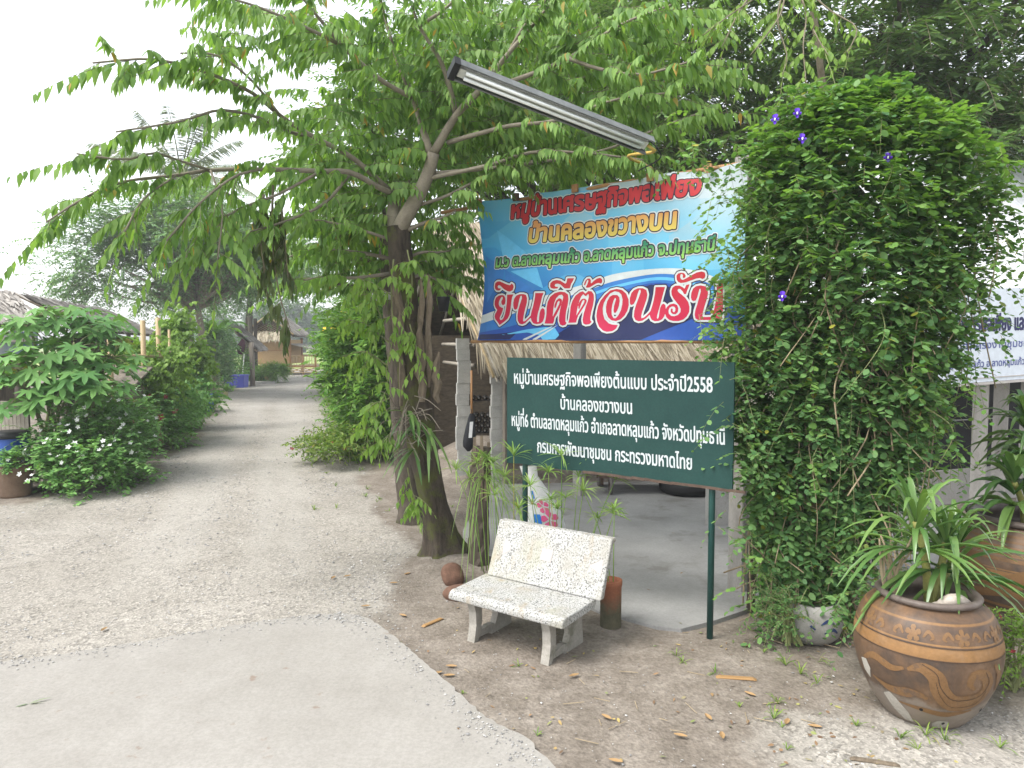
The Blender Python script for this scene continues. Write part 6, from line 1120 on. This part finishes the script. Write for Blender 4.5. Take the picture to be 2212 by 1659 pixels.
bush('heart_leaf_climber', 'light green heart leaved climber in a column left of the small tree', (-9.25, 20.4, 2.0), (.62, .6, 1.2), 700, .14, .11, 'leaf_light', 7, .3, 'hang', T_ROUND, 30, cat='vine', low=-.95)
bush('heart_leaf_climber', 'dark leafy column below the light green climber', (-9.1, 20.6, 1.0), (.7, .7, .9), 420, .12, .09, 'leaf_bush', 7, .3, 'hang', T_ROUND, 26, cat='vine', low=-.95)
for (x, Y, rz_, rx, n, lab, mt_) in ((460, 36, 2.1, 1.1, 560, 'dark bush behind the small tree trunk', 'leaf_fine'), (478, 40, 2.3, 1.1, 600, 'leafy bush beside the purple storage box', 'leaf_bush'), (505, 46, 1.4, 1.1, 360, 'bright bush under the far lean-to roof', 'leaf_hedge')):
    bush('verge_bush', lab, ((x - CX) / FD * Y, Y, rz_ * .75), (rx, rx, rz_), n, .20, .11, mt_, 8, .5, 'flat', T_OVAL, 26, low=-.7)
c = gr(590, 828); bush('fern_clump', 'bright grassy fern clump in front of the hut', (c[0] - .2, c[1] + .6, .5), (.75, .6, .5), 420, .34, .035, 'leaf_hedge', 9, .5, 'rand', T_LANCE, 20, cat='plant'); bush('fern_clump', 'lower green plants left of the grassy fern clump', (c[0] - 1.6, c[1] + .3, .3), (.6, .5, .3), 160, .2, .1, 'leaf_bush', 7, .3, 'flat', T_OVAL, 14, cat='plant')
p = gr(582, 824); tag(MB().lathe([(0, 0), (.24, 0), (.30, .38), (.33, .42), (.28, .42), (.25, .3), (0, .3)], (p[0], p[1], 0), 18).build('flower_pot', M['terracotta'], None, True, origin=(p[0], p[1], 0)), 'red clay flower pot by the grassy clump near the hut', 'pot')
# small tree with the bare leaning trunk, banana, palm, far trees
crown_tree('feathery_tree', 'feathery rounded tree with a bare leaning trunk on the left of the track', gr(440, 856), at(428, 668, 32), [(at(395, 560, 31), (4.4, 3.2, 2.3)), (at(300, 600, 32), (2.9, 2.4, 1.7)), (at(500, 590, 33), (2.8, 2.6, 1.9)), (at(400, 500, 32), (2.6, 2.4, 1.5))], 'leaf_fine', .20, .24, .09, 16, .9, 4200, 'flat', T_DIAM, 34, 'bark_pale', sig=.2, low=-.5)
crown_tree('feathery_tree', 'darker tree right of the feathery one above the far lean-to', (-17.5, 48, 0), at(540, 640, 48), [(at(560, 570, 47), (4.0, 3.4, 2.4)), (at(470, 610, 46), (3.0, 3, 2.0)), (at(625, 600, 50), (2.4, 2.4, 1.6))], 'leaf_fine', .28, .32, .12, 12, 1.1, 2300, 'flat', T_DIAM, 30, sig=.22)
def banana(o_, base, h, n, L, w, mat='leaf_hedge'):
    lf, st = MB(), MB(); st.tube([base, base + A_(.05, 0, h * .5), base + A_(.08, 0, h)], [.13, .11, .07], 10); straps(lf, base + A_(.08, 0, h), n, L, w, (.5, 2.2), .9, seg=10); st.build('stem', surf('banana_stem', (.20, .20, .08), (.34, .30, .14), 5, .6, .2), o_, True); lf.build('leaves', M[mat], o_, True)
o = thing('banana_plant', 'banana plant with broad leaves behind the small tree trunk', 'plant', tuple(gr(462, 845))); banana(o, gr(462, 845), 2.6, 8, 2.6, .62)
c = gr(505, 858); o = thing('banana_plant', 'young small banana plant in front of the purple box', 'plant', tuple(c)); banana(o, c + A_(-.4, 0, 0), .25, 7, .9, .22)
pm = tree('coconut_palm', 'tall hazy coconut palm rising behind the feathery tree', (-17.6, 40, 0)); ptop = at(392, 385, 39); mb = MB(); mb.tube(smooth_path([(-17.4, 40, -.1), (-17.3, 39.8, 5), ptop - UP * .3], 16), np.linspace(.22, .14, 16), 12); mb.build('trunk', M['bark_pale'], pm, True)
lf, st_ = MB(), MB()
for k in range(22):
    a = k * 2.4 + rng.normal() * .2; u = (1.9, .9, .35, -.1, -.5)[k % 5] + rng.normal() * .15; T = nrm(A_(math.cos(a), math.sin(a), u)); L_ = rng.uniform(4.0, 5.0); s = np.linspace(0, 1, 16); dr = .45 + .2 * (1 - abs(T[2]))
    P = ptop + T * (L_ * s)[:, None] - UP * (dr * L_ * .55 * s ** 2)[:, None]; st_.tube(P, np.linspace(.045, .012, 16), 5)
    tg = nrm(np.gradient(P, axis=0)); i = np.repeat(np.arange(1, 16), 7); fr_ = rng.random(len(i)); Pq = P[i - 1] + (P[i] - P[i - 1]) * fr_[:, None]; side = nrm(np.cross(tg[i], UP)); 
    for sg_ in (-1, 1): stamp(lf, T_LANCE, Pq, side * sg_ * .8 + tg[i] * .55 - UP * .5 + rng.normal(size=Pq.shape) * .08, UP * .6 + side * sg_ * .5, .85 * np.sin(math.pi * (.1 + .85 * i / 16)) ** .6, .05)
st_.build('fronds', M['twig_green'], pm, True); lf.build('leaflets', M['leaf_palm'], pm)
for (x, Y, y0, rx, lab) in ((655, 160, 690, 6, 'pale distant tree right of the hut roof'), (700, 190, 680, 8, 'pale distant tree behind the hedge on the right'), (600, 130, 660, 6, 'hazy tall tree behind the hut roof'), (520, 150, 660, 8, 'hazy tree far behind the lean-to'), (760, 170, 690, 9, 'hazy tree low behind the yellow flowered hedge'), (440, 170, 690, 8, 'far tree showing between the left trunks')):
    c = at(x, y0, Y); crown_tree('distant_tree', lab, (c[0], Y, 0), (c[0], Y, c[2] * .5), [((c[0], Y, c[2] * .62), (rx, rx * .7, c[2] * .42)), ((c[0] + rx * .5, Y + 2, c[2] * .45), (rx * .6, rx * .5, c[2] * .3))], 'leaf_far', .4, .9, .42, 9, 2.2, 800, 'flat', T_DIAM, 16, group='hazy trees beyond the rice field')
# ------------------------------------------------------------------ hedge on the right of the track
for k, (x, y, Y, r, n, lab, fl_) in enumerate(((800, 760, 15.6, (.85, 1.1, 1.75), 1500, 'nearest bright hedge bush just left of the tree trunks', None), (785, 700, 18.5, (.95, 1.4, 2.2), 1400, 'tall hedge bush with yellow trumpet flowers', ('petal_yellow', 24, .09)), (778, 780, 22, (.85, 1.6, 1.8), 1100, 'middle bush of the right hand hedge', ('petal_yellow', 8, .10)), (768, 755, 27, (.9, 1.9, 2.0), 900, 'farther hedge bush where the track narrows', ('petal_yellow', 6, .10)), (762, 750, 34, (.85, 2.2, 2.0), 800, 'farthest hedge bush close to the hut deck', None), (840, 690, 17.5, (1.2, 1.4, 2.6), 1100, 'dark bush behind the second tree trunk', None))):
    c = np.array([(x - CX) / FD * Y, Y, r[2] * .98]); bush('hedge_bush', lab, c, r, n, .12 + Y * .002, .06 + Y * .001, 'leaf_hedge' if k < 5 else 'leaf_munt2', 10, .34, 'flat', T_OVAL, 46, .16, flowers=fl_, low=-.9)
bush('hedge_weeds', 'straggly weeds and low herbs at the foot of the hedge', (-3.55, 15.2, .3), (.9, 1.2, .4), 500, .10, .04, 'grass', 9, .3, 'rand', T_LANCE, 26, cat='weeds', flowers=('petal_red', 9, .04))
mb = MB(); p = gr(808, 960); mb.tube([p, p + UP * 1.25], .02, 6); tag(mb.build('stake', M['wood_grey'], None, True, origin=tuple(p)), 'thin grey stake standing at the foot of the hedge', 'stake')
mb = MB(); p = gr(745, 930); q = at(790, 850, p[1] + .3); mb.tube([p, q], .03, 6); tag(mb.build('stake', M['bamboo_grey'], None, True, origin=tuple(p)), 'leaning pale stick in the weeds under the hedge', 'stake')
bush('croton', 'small green and red plant right of the front jar', (3.62, 5.25, .2), (.28, .3, .26), 260, .05, .022, 'leaf_light', 8, .14, 'rand', T_LANCE, 18, cat='plant', flowers=('petal_red', 12, .03))
bush('low_weed', 'dark fern like weed at the foot of the vine', (2.3, 5.95, .26), (.24, .2, .24), 150, .035, .014, 'leaf_vine', 12, .2, 'flat', T_OVAL, 16, cat='plant')
# grass tufts and weeds
gb = MB()
for k in range(420):
    if k < 150: X, Y = rng.uniform(1.2, 3.2), rng.uniform(4.2, 5.9)
    elif k < 300: Y = rng.uniform(10, 40); X = xr(Y) + rng.normal() * .5 + .25
    else: Y = rng.uniform(12, 40); X = xl(Y) - abs(rng.normal()) * .6
    if not clear_of_slabs(np.array([[X, Y]]))[0]: continue
    if Y < 7 and rng.random() < .88: continue
    straps(gb, (X, Y, .0), int(rng.integers(5, 12)), rng.uniform(.05, .12) * (1 + Y / 12), .006 * (1 + Y / 12), (.5, 2.5), .8, seg=3)
for x, y, n, l in ((2000, 1590, 14, .16), (1160, 1590, 6, .07), (1700, 1620, 8, .08), (2040, 1600, 10, .2), (1000, 1500, 5, .05), (860, 1395, 6, .07), (1120, 1440, 7, .08), (1650, 1410, 8, .08)): straps(gb, gr(x, y), n, l, .008, (.4, 2.5), .8, seg=4)
tag(gb.build('grass_tufts', M['grass'], None, True), kind='stuff')
# ------------------------------------------------------------------ fallen leaves, bark and litter
def dry(name, p, L_, w, rz, lab, grp=None, cat='leaf', z=.008, curl=.3):
    n = 7; s = np.linspace(0, 1, n); mb = MB(); V = []
    for k in range(n): wd = w * math.sin(math.pi * (.08 + .84 * s[k])) / 2; zc = L_ * curl * (s[k] - .5) ** 2; V += [(L_ * (s[k] - .5), -wd, zc + wd * .6), (L_ * (s[k] - .5), 0, zc), (L_ * (s[k] - .5), wd, zc + wd * .6)]
    mb.add(V, np.array([[3 * a + b, 3 * a + b + 1, 3 * a + b + 4, 3 * a + b + 3] for a in range(n - 1) for b in (0, 1)])); o = mb.build(name, M['dry_leaf']); o.location = (p[0], p[1], p[2] + z); o.rotation_euler = (rng.normal() * .12, rng.normal() * .12, rz); tag(o, lab, cat, grp); return o
proto = None
for x, y in ((720, 1250), (790, 1310), (850, 1260), (870, 1330), (945, 1455), (975, 1440), (970, 1460), (1470, 1590), (1310, 1550), (1560, 1590), (1700, 1560), (1330, 1645), (410, 1555), (225, 1360), (750, 1245), (1760, 1570), (1240, 1460), (880, 1240), (1620, 1500), (1530, 1550)):
    o = dry('dry_leaf', gr(x, y, .04 if x < 700 else 0.), .085, .035, rng.uniform(0, 6), 'small curled dry orange leaf fallen on the ground', 'dry leaves scattered on the ground') if proto is None else copy_tree(proto, None, tuple(gr(x, y, .012)), rng.uniform(0, 6.28)); proto = proto or o
dry('dry_leaf', gr(1075, 1232, .435), .11, .05, .4, 'curled dry orange leaf lying on the bench seat near its left end', z=.0); dry('dry_leaf', gr(1120, 1253, .425), .13, .03, -.3, 'narrow dry leaf lying in the middle of the bench seat', z=.0)
for x, y, L_, w, rz_, lab in ((935, 1347, .26, .045, .9, 'long dry bark strip on the dirt left of the bench'), (1590, 1468, .30, .05, -.15, 'orange bark strip on the dirt in front of the green post'), (1890, 1650, .28, .04, -.3, 'dark bark strip at the bottom edge near the front jar'), (1680, 1390, .10, .02, -.8, 'short bark splinter near the white planter')):
    p = gr(x, y); mb = MB(); mb.box((p[0], p[1], .015), (L_, w, .014), (A_(math.cos(rz_), math.sin(rz_), 0), A_(-math.sin(rz_), math.cos(rz_), 0), UP), taper=.8); tag(bevel(mb.build('bark_strip', M['dry_leaf'] if w > .041 else M['bark_slab'], None, origin=(p[0], p[1], 0)), .006), lab, 'bark')
n = 900; Y = 4.1 * np.exp(rng.random(n) * math.log(14 / 4.1)); X = rng.uniform(-.12, .62, n) * Y; ok = (rng.random(n) < np.where((X > 1.4) & (Y < 6.6), 1., .38)) & (clear_of_slabs(np.stack([X, Y], 1)) | (rng.random(n) < .06)); X, Y = X[ok], Y[ok]; n = len(X)
a = rng.uniform(0, 6.28, n); lf = MB(); stamp(lf, T_OVAL, np.stack([X, Y, np.full(n, .012) + np.where(clear_of_slabs(np.stack([X, Y], 1)), 0, .03)], -1), np.stack([np.cos(a), np.sin(a), rng.normal(size=n) * .15], -1), UP + rng.normal(size=(n, 3)) * .3, rng.uniform(.02, .055, n), rng.uniform(.012, .026, n)); tag(lf.build('leaf_litter', M['litter']), kind='stuff')
tw = MB()
for k in range(60): Yq = rng.uniform(4.4, 9); Xq = rng.uniform(-.1, .5) * Yq; q = A_(Xq, Yq, .012); a = rng.uniform(0, 3.14); l = rng.uniform(.04, .16); tw.tube([q, q + A_(math.cos(a), math.sin(a), .04) * l], .003, 4)
tag(tw.build('twig_litter', M['twig_dry']), kind='stuff')
fr = gr(62, 1520, .04); lf = MB(); stamp(lf, T_LANCE, [fr, fr, fr], [A_(1, .6, .35), A_(-.9, -.5, .1), A_(.8, .1, .2)], [UP, UP, UP + .3], [.14, .10, .10], [.02, .02, .015]); tag(lf.build('fallen_sprig', M['leaf_palm'], None, origin=tuple(fr)), 'small fallen green sprig on the pale concrete', 'sprig')
# ------------------------------------------------------------------ air
m, t, out = nt_new('haze_air'); pv = t.nodes.new('ShaderNodeVolumePrincipled'); pv.inputs['Color'].default_value = (.93, .96, 1, 1); pv.inputs['Density'].default_value = .0016; pv.inputs['Anisotropy'].default_value = .2
t.links.new(pv.outputs[0], out.inputs['Volume'])
mb = MB(); mb.box((-10, 150, 9.0), (420, 330, 22.)); o = mb.build('haze', m); tag(o, kind='stuff')
